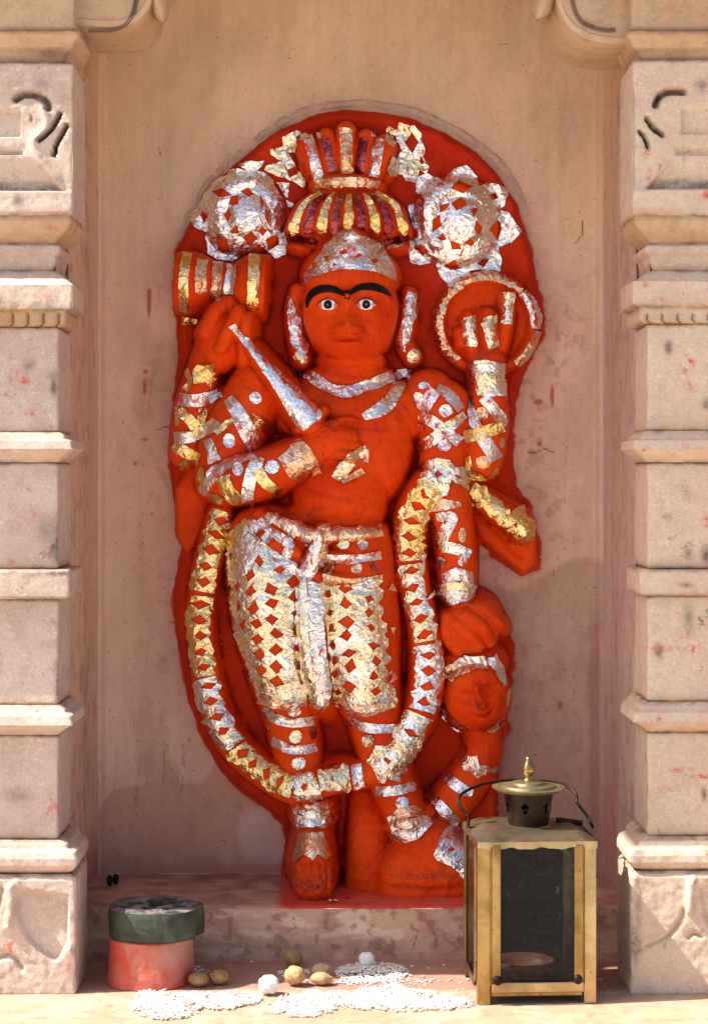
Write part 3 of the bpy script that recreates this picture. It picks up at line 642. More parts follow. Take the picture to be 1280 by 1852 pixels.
def cyl(owner, p0, p1, h, profl, k=5, end=12.0, kz=1.0):
    a = uvh(*p0, h); b = uvh(*p1, h); dx, dy = b[0]-a[0], b[1]-a[1]; L = math.hypot(dx, dy); m = max(r for _, r in profl)*1.7+10
    sl = win(min(a[0], b[0])-m, max(a[0], b[0])+m, min(a[1], b[1])-m, max(a[1], b[1])+m); X, Y = GU[sl]-a[0], GV[sl]-a[1]
    t = (X*dx+Y*dy)/L/L; d = np.abs(-X*dy+Y*dx)/L; out = np.maximum(-t, t-1)*L
    rr = np.interp(np.clip(t, 0, 1), [p[0] for p in profl], [p[1]*a[2] for p in profl])
    add(h+rr*kz*prof(d/rr)-np.clip(out, 0, None)*end, owner, sl, k)
def gb(px, py, sx, sy, amp, ang=0, h=150):
    u, v, kk = uvh(px, py, h); m = max(sx, sy)*3.2; sl = win(u-m, u+m, v-m, v+m); X, Y = GU[sl]-u, GV[sl]-v
    c, s = math.cos(R(ang)), math.sin(R(ang)); x = X*c+Y*s; y = -X*s+Y*c
    H[sl] += amp*np.exp(-.5*((x/sx/kk)**2+(y/sy/kk)**2))
def stroke(pts, wd, amp, h=120, n=5):
    P = [uvh(x, y, h)[:2] for x, y in pts]; P = smooth_path(P, n) if len(P) > 2 else P; us, vs = zip(*P); m = wd*3
    sl = win(min(us)-m, max(us)+m, min(vs)-m, max(vs)+m); d = path_dist(GU[sl], GV[sl], P); H[sl] += amp*np.exp(-.5*(d/wd)**2)

# --- upright stone, edge rough where it meets the plaster
_j = 6*(fbm(GU, GV, 34, 3, 301)-.5)+2*(fbm(GU, GV, 9, 2, 303)-.5)
P_ = [uvh(x, y, 20)[:2] for x, y in STELE]
sdS = poly_sd(GU, GV, P_)+_j
H = np.where(sdS > 0, 34-16*(1-np.clip(sdS/14, 0, 1))**2, np.maximum(18+sdS*6, -6)); BEST = H.copy()
H += np.where(sdS > 14, -7*sst(14, 34, sdS), 0)*(GV < 700)         # slightly sunk field behind the head
H += 3*(fbm(GU, GV, 45, 3, 305)-.5)
slab('drape', [(318, 885), (345, 830), (380, 890), (372, 950), (352, 990), (338, 1000), (320, 970)], 48, 10, 14)
slab('drape', [(842, 860), (872, 872), (930, 905), (958, 925), (968, 975), (970, 1020), (948, 1038), (905, 1005), (872, 975), (850, 950)], 52, 8, 14)
stroke([(868, 930), (905, 965), (940, 1005)], 6, -8, 52)
# dark hollow right of the belly and behind the arm
# --- hair buns with rosettes
ell('hair_bun', 442, 388, 26, 72, 76, 34, 0, 8, 2.6); ell('hair_bun', 450, 392, 40, 40, 42, 28, 0, 14); chain('hair_bun', [(404, 420, 46, 12), (398, 380, 48, 13), (418, 342, 48, 13), (455, 330, 46, 12)], 8)
ell('hair_bun', 824, 400, 26, 80, 84, 38, 0, 8, 2.4); chain('hair_bun', [(790, 440, 48, 14), (774, 400, 52, 15), (786, 358, 56, 15), (824, 343, 54, 13), (860, 364, 50, 12)], 8); ell('hair_bun', 836, 400, 50, 42, 44, 26, 0, 10)
# --- crown, upper tier of lobes
ell('crown', 628, 300, 30, 92, 66, 45, 0, 10)
for (xt, yt, xb, yb, r) in ((553, 262, 580, 322, 20), (590, 248, 602, 325, 17), (626, 238, 627, 328, 19), (662, 250, 655, 325, 17), (696, 262, 676, 322, 20)):
    chain('crown', [(xt, yt, 62, r), ((xt+xb)/2, (yt+yb)/2, 70, r*.92), (xb, yb, 66, r*.7)], 4)
chain('crown', [(572, 334, 66, 13), (600, 329, 80, 14), (628, 327, 86, 14), (660, 330, 80, 14), (684, 338, 66, 13)], 4)
# lower tier, an umbrella of ribs
ell('crown', 630, 402, 50, 108, 66, 62, 0, 8, 2.2)
for dx in (-98, -74, -48, -24, 0, 25, 49, 74, 98):
    b = 1-(dx/115)**2
    chain('crown', [(630+dx*.42, 350, 78, 9), (630+dx*.80, 372, 84+22*b, 13), (630+dx, 402+abs(dx)*.12, 78+34*b, 14), (630+dx*1.02, 420+abs(dx)*.06, 66+30*b, 9)], 4)
ell('crown', 545, 452, 40, 34, 14, 40, 12, 6); ell('crown', 718, 452, 40, 34, 14, 40, -12, 6)
# --- right rear hand with disc
_u, _v, _k = uvh(880, 585, 60); _d = np.hypot(GU-_u, GV-_v)/_k; sl = win(_u-110, _u+110, _v-110, _v+110)
H[sl] = np.maximum(H[sl], 50+15*np.clip((_d[sl]-70)/10, 0, 1)-np.clip(_d[sl]-91, 0, 400)*7); OWN[sl][_d[sl] < 96] = OWNERS.index('disc'); BEST[sl] = np.where(_d[sl] < 96, H[sl], BEST[sl])
# --- neck, head
ell('body', 632, 694, 56, 92, 44, 56, 0, 18)
ell('body', 634, 656, 60, 64, 40, 60, 0, 12)
ell('body', 633, 562, 84, 90, 98, 88, 0, 8, 2.0)
ell('body', 629, 610, 96, 58, 45, 74, 0, 14)
ell('body', 586, 586, 92, 34, 34, 46, 0, 16); ell('body', 678, 586, 90, 34, 34, 46, 0, 16)
# cap
ell('body', 633, 500, 78, 90, 62, 92, 0, 6, 2.2); ell('body', 635, 464, 74, 60, 44, 88, 0, 12); ell('body', 636, 438, 76, 34, 26, 80, 0, 8)
# ears
chain('body', [(538, 525, 78, 13), (532, 560, 80, 15), (536, 610, 86, 14), (545, 648, 92, 14)], 5)
chain('body', [(740, 530, 72, 12), (738, 570, 76, 15), (732, 615, 82, 13), (748, 643, 84, 13)], 5)
# --- torso
ell('body', 640, 745, 60, 150, 66, 62, 0, 22, 2.4)
ell('body', 636, 810, 64, 112, 120, 66, 8, 30, 2.2)
ell('body', 616, 890, 62, 90, 110, 72, 0, 30, 2.1)
ell('body', 596, 960, 66, 100, 66, 58, 0, 20, 2.2)
gb(695, 765, 36, 26, 11); gb(572, 745, 40, 26, 8); gb(612, 910, 48, 44, 10)
# --- left rear arm raised with drum
chain('body', [(408, 735, 56, 40), (352, 790, 58, 38), (338, 815, 64, 32)], 10)
chain('body', [(340, 812, 66, 32), (348, 740, 72, 33), (372, 660, 82, 30), (388, 625, 92, 34)], 8)
cyl('drum', (318, 505), (482, 518), 84, [(0, 50), (.16, 54), (.25, 50), (.42, 36), (.62, 36), (.74, 52), (.82, 57), (1, 58)], 4)
ell('body', 398, 615, 92, 44, 60, 46, 10, 8)
for pts in ([(372, 600, 128, 16), (392, 560, 132, 14), (412, 545, 120, 12)], [(400, 628, 134, 14), (418, 590, 140, 13), (430, 562, 134, 12)], [(440, 650, 118, 12), (442, 610, 130, 12), (447, 575, 128, 11)], [(425, 560, 120, 13), (408, 545, 118, 12)]):
    chain('body', pts, 4)
# --- left front arm
chain('body', [(470, 700, 74, 56), (430, 770, 86, 55), (400, 830, 92, 48), (396, 868, 100, 40)], 12)
chain('body', [(394, 868, 110, 40), (440, 866, 126, 44), (500, 848, 136, 40), (552, 820, 140, 34), (585, 798, 138, 30)], 8)
# fist closed on the dagger's grip
ell('body', 606, 796, 118, 46, 40, 46, -15, 18)
for i, (x0, y0, x1, y1) in enumerate(((578, 772, 628, 776), (576, 788, 640, 792), (580, 805, 646, 808), (588, 822, 638, 826))):
    chain('body', [(x0, y0, 148, 9), ((x0+x1)/2, y0-3, 155, 10), (x1, y1, 138, 9)], 9)
chain('body', [(600, 768, 144, 9), (630, 762, 140, 10), (655, 768, 126, 9)], 10)
# --- right shoulder, rear arm up to the disc
chain('body', [(775, 715, 62, 48), (812, 760, 66, 50), (845, 820, 70, 38), (872, 838, 74, 34)], 12)
chain('body', [(872, 832, 78, 36), (882, 780, 82, 35), (884, 725, 84, 33), (882, 680, 86, 30), (880, 655, 84, 34)], 6)
ell('body', 880, 610, 70, 44, 52, 30, 0, 8)
for pts in ([(858, 640, 92, 13), (850, 600, 96, 12), (848, 572, 90, 11)], [(884, 630, 96, 13), (884, 595, 100, 12), (884, 568, 92, 11)], [(908, 625, 90, 12), (918, 580, 92, 12), (920, 538, 86, 11)], [(835, 620, 82, 10), (832, 600, 80, 9)]):
    chain('body', pts, 4)
# --- right front arm down to the small figure
chain('body', [(800, 740, 72, 54), (806, 800, 84, 46), (806, 870, 92, 42), (818, 940, 96, 38), (826, 1010, 98, 34), (828, 1070, 100, 30)], 10)
# --- drape & garland
chain('garland', [(398, 930, 70, 24), (384, 985, 74, 26), (368, 1060, 74, 25), (364, 1130, 74, 25), (372, 1210, 76, 26), (392, 1290, 80, 27), (428, 1355, 86, 28), (478, 1398, 96, 28), (530, 1425, 116, 30), (572, 1418, 122, 28), (620, 1408, 116, 26), (655, 1402, 112, 26), (700, 1385, 120, 28), (738, 1335, 116, 29), (764, 1280, 106, 30), (774, 1215, 100, 30), (768, 1140, 98, 27), (750, 1060, 96, 27), (742, 985, 98, 28), (750, 925, 100, 30), (780, 878, 104, 32), (815, 855, 100, 30)], 6, n=5)
chain('garland', [(845, 878, 70, 22), (875, 905, 72, 22), (905, 930, 74, 22), (942, 955, 70, 26)], 6)
# --- legs
chain('body', [(500, 1000, 70, 80), (505, 1120, 76, 70), (520, 1250, 80, 54), (530, 1320, 82, 48), (545, 1400, 92, 40), (560, 1465, 104, 32), (567, 1520, 130, 30)], 10)
chain('body', [(640, 1000, 66, 78), (660, 1120, 72, 66), (668, 1230, 80, 56), (682, 1310, 84, 50), (700, 1390, 96, 44), (722, 1450, 108, 38), (740, 1490, 122, 36)], 10)
# dhoti over the thighs
chain('dhoti', [(470, 975, 72, 60), (488, 1040, 80, 80), (492, 1120, 86, 72), (505, 1200, 88, 62), (514, 1262, 90, 50)], 8)
chain('dhoti', [(640, 1010, 72, 66), (636, 1080, 80, 72), (645, 1160, 86, 68), (658, 1230, 88, 58), (662, 1262, 88, 54)], 8)
ell('dhoti', 480, 962, 70, 66, 52, 62, 0, 8)
chain('dhoti', [(562, 1050, 144, 22), (565, 1120, 152, 25), (572, 1200, 152, 23), (581, 1266, 142, 13)], 4, 0.32)     # central pleat
for pts, a in (([(490, 1266), (520, 1276), (556, 1268)], 5), ([(612, 1272), (660, 1286), (712, 1270)], 6)): stroke(pts, 5, a, 140)
# sash and belt
chain('sash', [(470, 930, 112, 12), (520, 952, 136, 14), (560, 968, 146, 14), (600, 968, 148, 13), (660, 966, 130, 13), (690, 962, 104, 12)], 4)
chain('sash', [(572, 1000, 130, 10), (620, 1008, 142, 11), (690, 1002, 108, 10)], 3); chain('sash', [(575, 1042, 134, 9), (630, 1048, 144, 10), (690, 1042, 110, 9)], 3)
chain('sash', [(583, 960, 146, 14), (572, 1000, 142, 17), (555, 1040, 136, 14)], 4); chain('sash', [(470, 985, 126, 9), (505, 1010, 136, 10), (545, 1035, 138, 10)], 4); chain('sash', [(480, 935, 118, 10), (510, 968, 136, 10), (535, 1000, 140, 11)], 4)
# --- feet
chain('body', [(567, 1500, 122, 29), (568, 1545, 164, 30), (567, 1590, 190, 33)], 8); ell('body', 567, 1594, 186, 37, 40, 42, 0, 8, 2.3)
for dx, r in ((-24, 11), (-8, 11), (6, 10), (18, 9), (28, 8)): ell('body', 567+dx, 1592+abs(dx)*.1, 214-abs(dx)*.5, r*.95, 32, 16, 0, 3)
for yy, rr in ((1456, 9), (1472, 10), (1488, 9)): chain('body', [(538, yy-2, 116+(yy-1456)*.4, rr), (566, yy+3, 134+(yy-1456)*.4, rr+1), (596, yy-3, 112+(yy-1456)*.4, rr)], 3)
for dd_ in (0, 15): chain('body', [(706, 1482+dd_, 128, 9), (738, 1492+dd_, 158, 10), (776, 1474+dd_, 132, 9)], 3)
# --- rocks at the right foot
chain('rock', [(660, 1450, 60, 30), (668, 1520, 84, 42), (664, 1600, 100, 42)], 8)
chain('rock', [(616, 1440, 20, 26), (616, 1530, 30, 28), (618, 1610, 40, 32)], 14)
ell('rock', 770, 1590, 120, 92, 74, 74, 0, 12, 2.6); ell('rock', 752, 1540, 96, 56, 50, 60, 0, 14); ell('rock', 720, 1580, 120, 40, 50, 66, 0, 14); slab('rock', [(704, 1590), (880, 1570), (890, 1650), (690, 1650)], 190, 40, 40)
stroke([(720, 1572), (760, 1566), (830, 1570)], 6, -4, 180); stroke([(712, 1604), (770, 1608), (840, 1604)], 5, -4, 180)
chain('body', [(742, 1500, 126, 40), (790, 1535, 140, 40), (850, 1580, 150, 36)], 10)
# --- small figure below the right hand
ell('body', 852, 1130, 88, 56, 52, 46, -20, 10, 2.2)
for pts in ([(826, 1130, 126, 12), (850, 1150, 132, 12), (866, 1168, 126, 11)], [(845, 1112, 128, 12), (872, 1135, 134, 12), (886, 1160, 120, 11)], [(870, 1108, 116, 14), (900, 1130, 112, 12), (912, 1142, 100, 9)], [(812, 1120, 112, 16), (812, 1150, 112, 16), (828, 1172, 108, 14)]):
    chain('body', [(a_, b_, c_-4, d_) for a_, b_, c_, d_ in pts], 6)
chain('child_figure', [(825, 1200, 60, 36), (880, 1200, 60, 40)], 8)
ell('child_figure', 860, 1258, 72, 62, 66, 58, -10, 8, 2.2); ell('child_figure', 862, 1268, 92, 48, 48, 44, -12, 10)
chain('child_figure', [(872, 1325, 62, 34), (872, 1365, 66, 34), (850, 1410, 72, 38), (815, 1455, 80, 38), (790, 1490, 82, 34)], 10)
slab('child_figure', [(840, 1330), (905, 1330), (895, 1400), (893, 1500), (800, 1500)], 48, 10, 14)
stroke([(905, 1150), (918, 1180), (915, 1215)], 10, -14, 60)
# --- dagger
chain('dagger', [(422, 594, 132, 6), (470, 656, 146, 12), (520, 718, 158, 19), (560, 762, 164, 25)], 2, 0.7)
chain('dagger', [(540, 776, 160, 8), (562, 764, 166, 9), (586, 742, 158, 8)], 3, 1.0)
# --- face
gb(627, 640, 22, 13, 10, 0, 170)                                   # chin
gb(582, 600, 22, 22, 6, 0, 165); gb(676, 600, 22, 22, 6, 0, 165)                            # cheeks
gb(593, 552, 26, 15, -15, 0, 165); gb(663, 551, 26, 15, -15, 0, 165); gb(598, 575, 16, 8, -5, -20, 165); gb(660, 575, 16, 8, -5, 20, 165)                        # sockets
gb(593, 552, 13, 8, 9, 0, 165); gb(662, 551, 13, 8, 9, 0, 165)                              # eyeballs
stroke([(553, 549), (568, 534), (590, 526), (612, 530), (624, 537)], 5, 6, 165); stroke([(632, 536), (650, 526), (675, 522), (700, 532), (708, 541)], 5, 6, 165)
stroke([(628, 535), (628, 560), (628, 592)], 10, 17, 170); gb(628, 588, 12, 9, 9, 0, 170); gb(612, 594, 6, 5, 7, 0, 170); gb(645, 594, 6, 5, 7, 0, 170)
gb(628, 602, 9, 4, -5, 0, 170); stroke([(602, 608), (614, 608), (622, 606), (628, 608), (634, 606), (642, 608), (655, 607)], 3.4, 8, 170)
stroke([(598, 609), (612, 614), (628, 615), (644, 614), (658, 608)], 1.9, -9, 170); stroke([(610, 619), (628, 622), (646, 619)], 4, 6, 170)
stroke([(596, 588), (590, 602), (592, 616)], 5, -4, 165); stroke([(660, 588), (667, 602), (664, 616)], 5, -4, 165)
stroke([(575, 552), (592, 543), (612, 552)], 2.2, 3, 165); stroke([(644, 552), (662, 542), (682, 551)], 2.2, 3, 165)
stroke([(560, 655), (600, 664), (632, 667), (670, 664), (705, 655)], 4, -6, 120); stroke([(555, 682), (600, 694), (640, 696), (700, 688)], 3, -3, 120)
# torso details
stroke([(580, 768), (640, 770), (700, 775), (750, 772)], 4, -5, 125); gb(718, 765, 7, 7, 5, 0, 120)
stroke([(608, 850), (622, 838), (640, 826), (656, 815)], 8, 5, 130); gb(628, 862, 18, 9, -7, -30, 135); stroke([(560, 948), (620, 940), (680, 946)], 6, -5, 130)
stroke([(545, 872), (590, 892), (640, 896), (690, 872)], 6, -4, 125); stroke([(700, 700), (735, 735), (755, 780)], 12, -4, 120); stroke([(556, 720), (600, 742), (650, 748), (690, 730)], 8, 3, 120); stroke([(590, 762), (604, 772), (622, 766), (650, 768)], 3, -6, 130)
def small_face():
    h = 135
    gb(846, 1262, 15, 10, -9, 12, h); gb(883, 1250, 13, 9, -9, -20, h); gb(846, 1262, 7, 4, 4, 12, h); gb(883, 1250, 7, 4, 4, -20, h); stroke([(858, 1292), (868, 1294), (878, 1294), (888, 1288)], 2, -5, h)
    gb(846, 1262, 16, 10, -6, 12, h); gb(883, 1250, 14, 9, -6, -20, h); stroke([(862, 1245), (868, 1264), (873, 1276)], 6, 9, h); gb(878, 1304, 12, 7, 7, 0, h)
    gb(845, 1262, 12, 7, -6, 12, h); gb(882, 1250, 11, 7, -6, -20, h); gb(846, 1262, 6, 4, 5, 12, h); gb(883, 1250, 6, 4, 5, -20, h)
    stroke([(862, 1245), (867, 1262), (872, 1275)], 4, 8, h); gb(872, 1278, 6, 5, 6, 0, h); stroke([(862, 1292), (874, 1290), (886, 1284)], 2.5, 5, h); stroke([(862, 1296), (876, 1296), (888, 1288)], 1.6, -5, h)
    stroke([(832, 1254), (845, 1248), (857, 1252)], 3, 4, h); stroke([(870, 1243), (882, 1237), (894, 1240)], 3, 4, h)
small_face()
# hand on the small figure, knuckles and broken edge
stroke([(800, 1100), (830, 1092), (872, 1095), (905, 1118)], 4, 4, 120)
# hollows between limbs get a little hand-worn unevenness
H += 4.0*(fbm(GU, GV, 30, 4, 311)-.5)*np.clip(H/40, 0, 1)+1.5*(fbm(GU, GV, 9, 3, 313)-.5)*np.clip(H/40, 0, 1)
H += np.where(OWN == OWNERS.index('rock'), 9*(fbm(GU, GV, 40, 4, 315)-.5), 0)
H = np.minimum(H, STEP-6)
# light smoothing of stair steps
for _ in range(2):
    Hp = np.pad(H, 1, mode='edge'); H = 0.5*H+0.125*(Hp[:-2, 1:-1]+Hp[2:, 1:-1]+Hp[1:-1, :-2]+Hp[1:-1, 2:])
gz_v, gz_u = np.gradient(H, GS_)
NRM = np.stack([-gz_u, -np.ones_like(H), gz_v], -1); NRM /= np.linalg.norm(NRM, axis=-1, keepdims=True)
def bil(A, u, v):
    x = np.clip((u-gu[0])/GS_, 0, NX-1.001); y = np.clip((v-gv[0])/GS_, 0, NY-1.001); i = x.astype(int); j = y.astype(int); fx, fy_ = x-i, y-j
    if A.ndim == 3: fx = fx[..., None]; fy_ = fy_[..., None]
    return (A[j, i]*(1-fx)+A[j, i+1]*fx)*(1-fy_)+(A[j+1, i]*(1-fx)+A[j+1, i+1]*fx)*fy_
def raymap(px, py):
    """where the sight line of a photo pixel meets the relief"""
    px = np.asarray(px, float); py = np.asarray(py, float); res = np.zeros(px.shape); done = np.zeros(px.shape, bool)
    prev = None; ph = None
    for h in np.arange(262, -8, -2.0):
        k = 1-h/DD; hv = bil(H, CX+(px-CX)*k, CY+(py-CY)*k)
        hit = (~done) & (hv >= h)
        if hit.any():
            f = 0.5 if prev is None else np.clip((hv-h)/np.maximum((hv-h)-(prev-ph), 1e-6), 0, 1)
            r = h+2*(f if np.isscalar(f) else f); res = np.where(hit, r, res); done |= hit
        prev, ph = hv, h
    return res

IDOL = empty('idol', W(625, FLOOR_V, 0)); tag(IDOL, 'vermilion painted stone idol with silver and gold foil, painted eyes and raised dagger', 'statue')
PX = (GU-CX)*S; PZ = (CY-GV)*S+Z0
quad_idx = np.arange(NX*NY).reshape(NY, NX)
keep = (np.maximum.reduce([H[:-1, :-1], H[1:, :-1], H[1:, 1:], H[:-1, 1:]]) > -1.5)
own_q = OWN[:-1, :-1].copy()
def components(mask):
    lab = np.zeros(mask.shape, np.int32); n = 0; out = []
    ys, xs = np.nonzero(mask)
    for y0, x0 in zip(ys.tolist(), xs.tolist()):
        if lab[y0, x0]: continue
        n += 1; st = [(y0, x0)]; lab[y0, x0] = n; c = 0
        while st:
            y, x = st.pop(); c += 1
            for a, b in ((y+1, x), (y-1, x), (y, x+1), (y, x-1)):
                if 0 <= a < mask.shape[0] and 0 <= b < mask.shape[1] and mask[a, b] and not lab[a, b]: lab[a, b] = n; st.append((a, b))
        out.append(c)
    return lab, out
for _pass in range(2):
    for oi in range(len(OWNERS)):
        lab, cs = components(keep & (own_q == oi))
        for k_, c_ in enumerate(cs, 1):
            if c_ < 260:                       # stray crumbs of one part inside another join their surroundings
                yy, xx = np.nonzero(lab == k_); nb = []
                for y, x in zip(yy.tolist(), xx.tolist()):
                    for a, b in ((y+1, x), (y-1, x), (y, x+1), (y, x-1)):
                        if 0 <= a < lab.shape[0] and 0 <= b < lab.shape[1] and keep[a, b] and own_q[a, b] != oi: nb.append(int(own_q[a, b]))
                if nb: own_q[yy, xx] = max(set(nb), key=nb.count)
                else: keep[yy, xx] = False
PARTS = {}
gr = np.zeros(GU.shape)
for (x_, y_, a_, b_, s_) in GRIME:
    u_, v_, k_ = uvh(x_, y_, 130); gr = np.maximum(gr, s_*np.exp(-.5*(((GU-u_)/a_)**2+((GV-v_)/b_)**2)**1.5))
# shade painted into the colour: hollows darkened from blurred height, broken up by noise
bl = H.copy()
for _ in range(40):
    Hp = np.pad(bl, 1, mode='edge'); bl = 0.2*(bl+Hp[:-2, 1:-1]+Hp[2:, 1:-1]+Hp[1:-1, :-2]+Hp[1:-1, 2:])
hollow_shade = np.clip((bl-H-1.5)/7, 0, 1)*sst(.35, .6, fbm(GU, GV, 20, 4, 331))
GRIME_SHADE = np.stack([gr, hollow_shade, gr*0], -1)
labels = {'body': 'vermilion four-armed figure with a round smiling face', 'child_figure': 'small red figure with foil wreath round its face'}
for oi, on in enumerate(OWNERS):
    lab, cs = components(keep & (own_q == oi))
    for k_ in sorted(range(1, len(cs)+1), key=lambda q_: -cs[q_-1]):
     j, i = np.nonzero(lab == k_)
     q = np.stack([quad_idx[j, i], quad_idx[j+1, i], quad_idx[j+1, i+1], quad_idx[j, i+1]], -1)
     used, inv = np.unique(q, return_inverse=True); q = inv.reshape(-1, 4)
     v = np.stack([PX.ravel()[used], (-H*S).ravel()[used], PZ.ravel()[used]], -1)
     me = mesh_np(on, v, q, True, NRM.reshape(-1, 3)[used], GRIME_SHADE.reshape(-1, 3)[used])
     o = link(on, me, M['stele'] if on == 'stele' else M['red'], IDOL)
     PARTS.setdefault(on, o)

# ------------------------------------------------------------------ foil
FR = np.random.default_rng(77)
def densify(P, s, jit):
    out = []
    for i in range(len(P)):
        a = np.array(P[i], float); b = np.array(P[(i+1) % len(P)], float); n = max(int(np.hypot(*(b-a))/s), 1)
        for k in range(n):
            p = a+(b-a)*k/n
            if k: p = p+FR.normal(0, jit, 2)
            out.append((p[0], p[1]))
    return out
def leaf(name, P, key, parent, holes=(), sp=5.0, lift=1.0, crum=1.0, jit=0.5, smooth=False, cut=26, fade=0.0):
    """thin sheet pressed on to the relief inside outline P (photo px)"""
    outer = densify(P, sp, jit); hs = [densify(h, sp, jit*.6) for h in holes]
    xs = [p[0] for p in outer]; ys = [p[1] for p in outer]
    gx, gy = np.meshgrid(np.arange(min(xs), max(xs)+sp, sp), np.arange(min(ys), max(ys)+sp, sp))
    gx = gx+FR.uniform(-.42, .42, gx.shape)*sp; gy = gy+FR.uniform(-.42, .42, gy.shape)*sp
    ok = poly_sd(gx, gy, outer) > sp*.35
    for h in hs: ok &= poly_sd(gx, gy, h) < -sp*.35
    pts = [Vector(p) for p in outer]; edges = [(i, (i+1) % len(outer)) for i in range(len(outer))]
    for h in hs:
        b = len(pts); pts += [Vector(p) for p in h]; edges += [(b+i, b+(i+1) % len(h)) for i in range(len(h))]
    pts += [Vector((x, y)) for x, y in zip(gx[ok], gy[ok])]
    vs, _, fs, *_r = delaunay_2d_cdt(pts, edges, [], 0, 1e-4)
    V2 = np.array([(v.x, v.y) for v in vs]); F = np.array([f for f in fs if len(f) == 3]); 
    if len(F) == 0: return None
    c = V2[F].mean(1); m = in_poly(c[:, 0], c[:, 1], outer)
    for h in hs: m &= ~in_poly(c[:, 0], c[:, 1], h)
    F = F[m]
    h = raymap(V2[:, 0], V2[:, 1]); hf = h[F]; F = F[(hf.max(1)-hf.min(1)) < cut+sp*3]
    if len(F) == 0: return None
    k = 1-h/DD; u = CX+(V2[:, 0]-CX)*k; v = CY+(V2[:, 1]-CY)*k
    n = bil(NRM, u, v); n /= np.linalg.norm(n, axis=-1, keepdims=True)
    lf = lift+np.abs(FR.normal(0, 0.46, len(V2)))*crum+1.6*min(crum, 1.5)*fbm(V2[:, 0]+900*FR.random(), V2[:, 1], 22, 2, 341)
    if crum > 0.35:
        eg = path_dist(V2[:, 0], V2[:, 1], outer+[outer[0]]); lf = lf+3.4*sst(5, 0, eg)*sst(.52, .72, fbm(V2[:, 0]+FR.random()*500, V2[:, 1], 17, 2, 351))
    pos = np.stack([(u-CX)*S, -h*S, (CY-v)*S+Z0], -1)+n*(lf*S)[:, None]
    used, inv = np.unique(F, return_inverse=True); F = inv.reshape(-1, 3); pos = pos[used]
    a, b, cc = pos[F[0, 0]], pos[F[0, 1]], pos[F[0, 2]]
    nn = np.cross(pos[F[:, 1]]-pos[F[:, 0]], pos[F[:, 2]]-pos[F[:, 0]])
    if (nn[:, 1] > 0).mean() > .5: F = F[:, ::-1]
    me = mesh_np(name, pos, F, smooth)
    return link(name, me, M[key] if isinstance(key, str) else key, parent)
def strip_poly(P, wd, n=6):
    """outline of a ribbon along P; wd number or list"""
    Q = smooth_path([(*p, w_) for p, w_ in zip(P, wd if hasattr(wd, '__len__') else [wd]*len(P))], n) if len(P) > 2 else [(*p, w_) for p, w_ in zip(P, wd if hasattr(wd, '__len__') else [wd]*len(P))]
    L, Rr = [], []
    for i, (x, y, w_) in enumerate(Q):
        a = Q[max(i-1, 0)]; b = Q[min(i+1, len(Q)-1)]; tx, ty = b[0]-a[0], b[1]-a[1]; l = math.hypot(tx, ty)+1e-9
        L.append((x-ty/l*w_/2, y+tx/l*w_/2)); Rr.append((x+ty/l*w_/2, y-tx/l*w_/2))
    return L+Rr[::-1]
def circ(x, y, rx, ry=None, n=9):
    ry = ry or rx; a0 = FR.uniform(0, 6.28)
    return [(x+rx*math.cos(a0+t)*FR.uniform(.88, 1.08), y+ry*math.sin(a0+t)*FR.uniform(.88, 1.08)) for t in np.linspace(0, 2*math.pi, n, endpoint=False)]
def diam(x, y, w_=28, h_=26, rot=0):
    P = [(0, -h_/2), (w_/2, 0), (0, h_/2), (-w_/2, 0)]; c, s = math.cos(rot), math.sin(rot)
    return [(x+a*c-b*s+FR.normal(0, 1.7), y+a*s+b*c+FR.normal(0, 1.7)) for a, b in P]
def band(par, P, wd, key, **kw): return leaf('foil_band', strip_poly(P, wd), key, par, **kw)
def dot(par, x, y, r, key='GS', ry=None, **kw): return leaf('foil_dot', circ(x, y, r, ry), key, par, sp=5, **kw)
B, CR, HB, DR, GA, DI, DH, DG, DP, RK, CH, SA = (PARTS[k] for k in ('body', 'crown', 'hair_bun', 'drum', 'garland', 'disc', 'dhoti', 'dagger', 'drape', 'rock', 'child_figure', 'sash'))
ST = PARTS['stele']
# --- rosettes over the buns
leaf('foil_rosette', [(346, 392), (352, 410), (372, 420), (376, 450), (374, 462), (395, 470), (420, 472), (440, 462), (470, 440), (478, 466), (500, 468), (520, 458), (522, 440), (518, 400), (515, 370), (490, 330), (478, 312), (450, 308), (430, 306), (418, 308), (412, 318), (395, 325), (375, 345), (372, 360), (358, 378)], 'S', HB,
     holes=[diam(400, 350, 31, 16, .3), diam(449, 348, 23, 16), diam(424, 364, 20, 22, .6), diam(472, 366, 11, 25), diam(369, 392, 17, 25), diam(413, 391, 18, 28), diam(480, 388, 11, 25), diam(425, 416, 20, 16, .5), diam(474, 417, 17, 19), diam(404, 441, 31, 25, .7), diam(452, 430, 29, 22), diam(494, 436, 26, 28, .5)], sp=5.5, crum=1.6)
leaf('foil_scrap', [(432, 300), (446, 292), (478, 291), (474, 300), (466, 308), (450, 310)], 'S', ST)
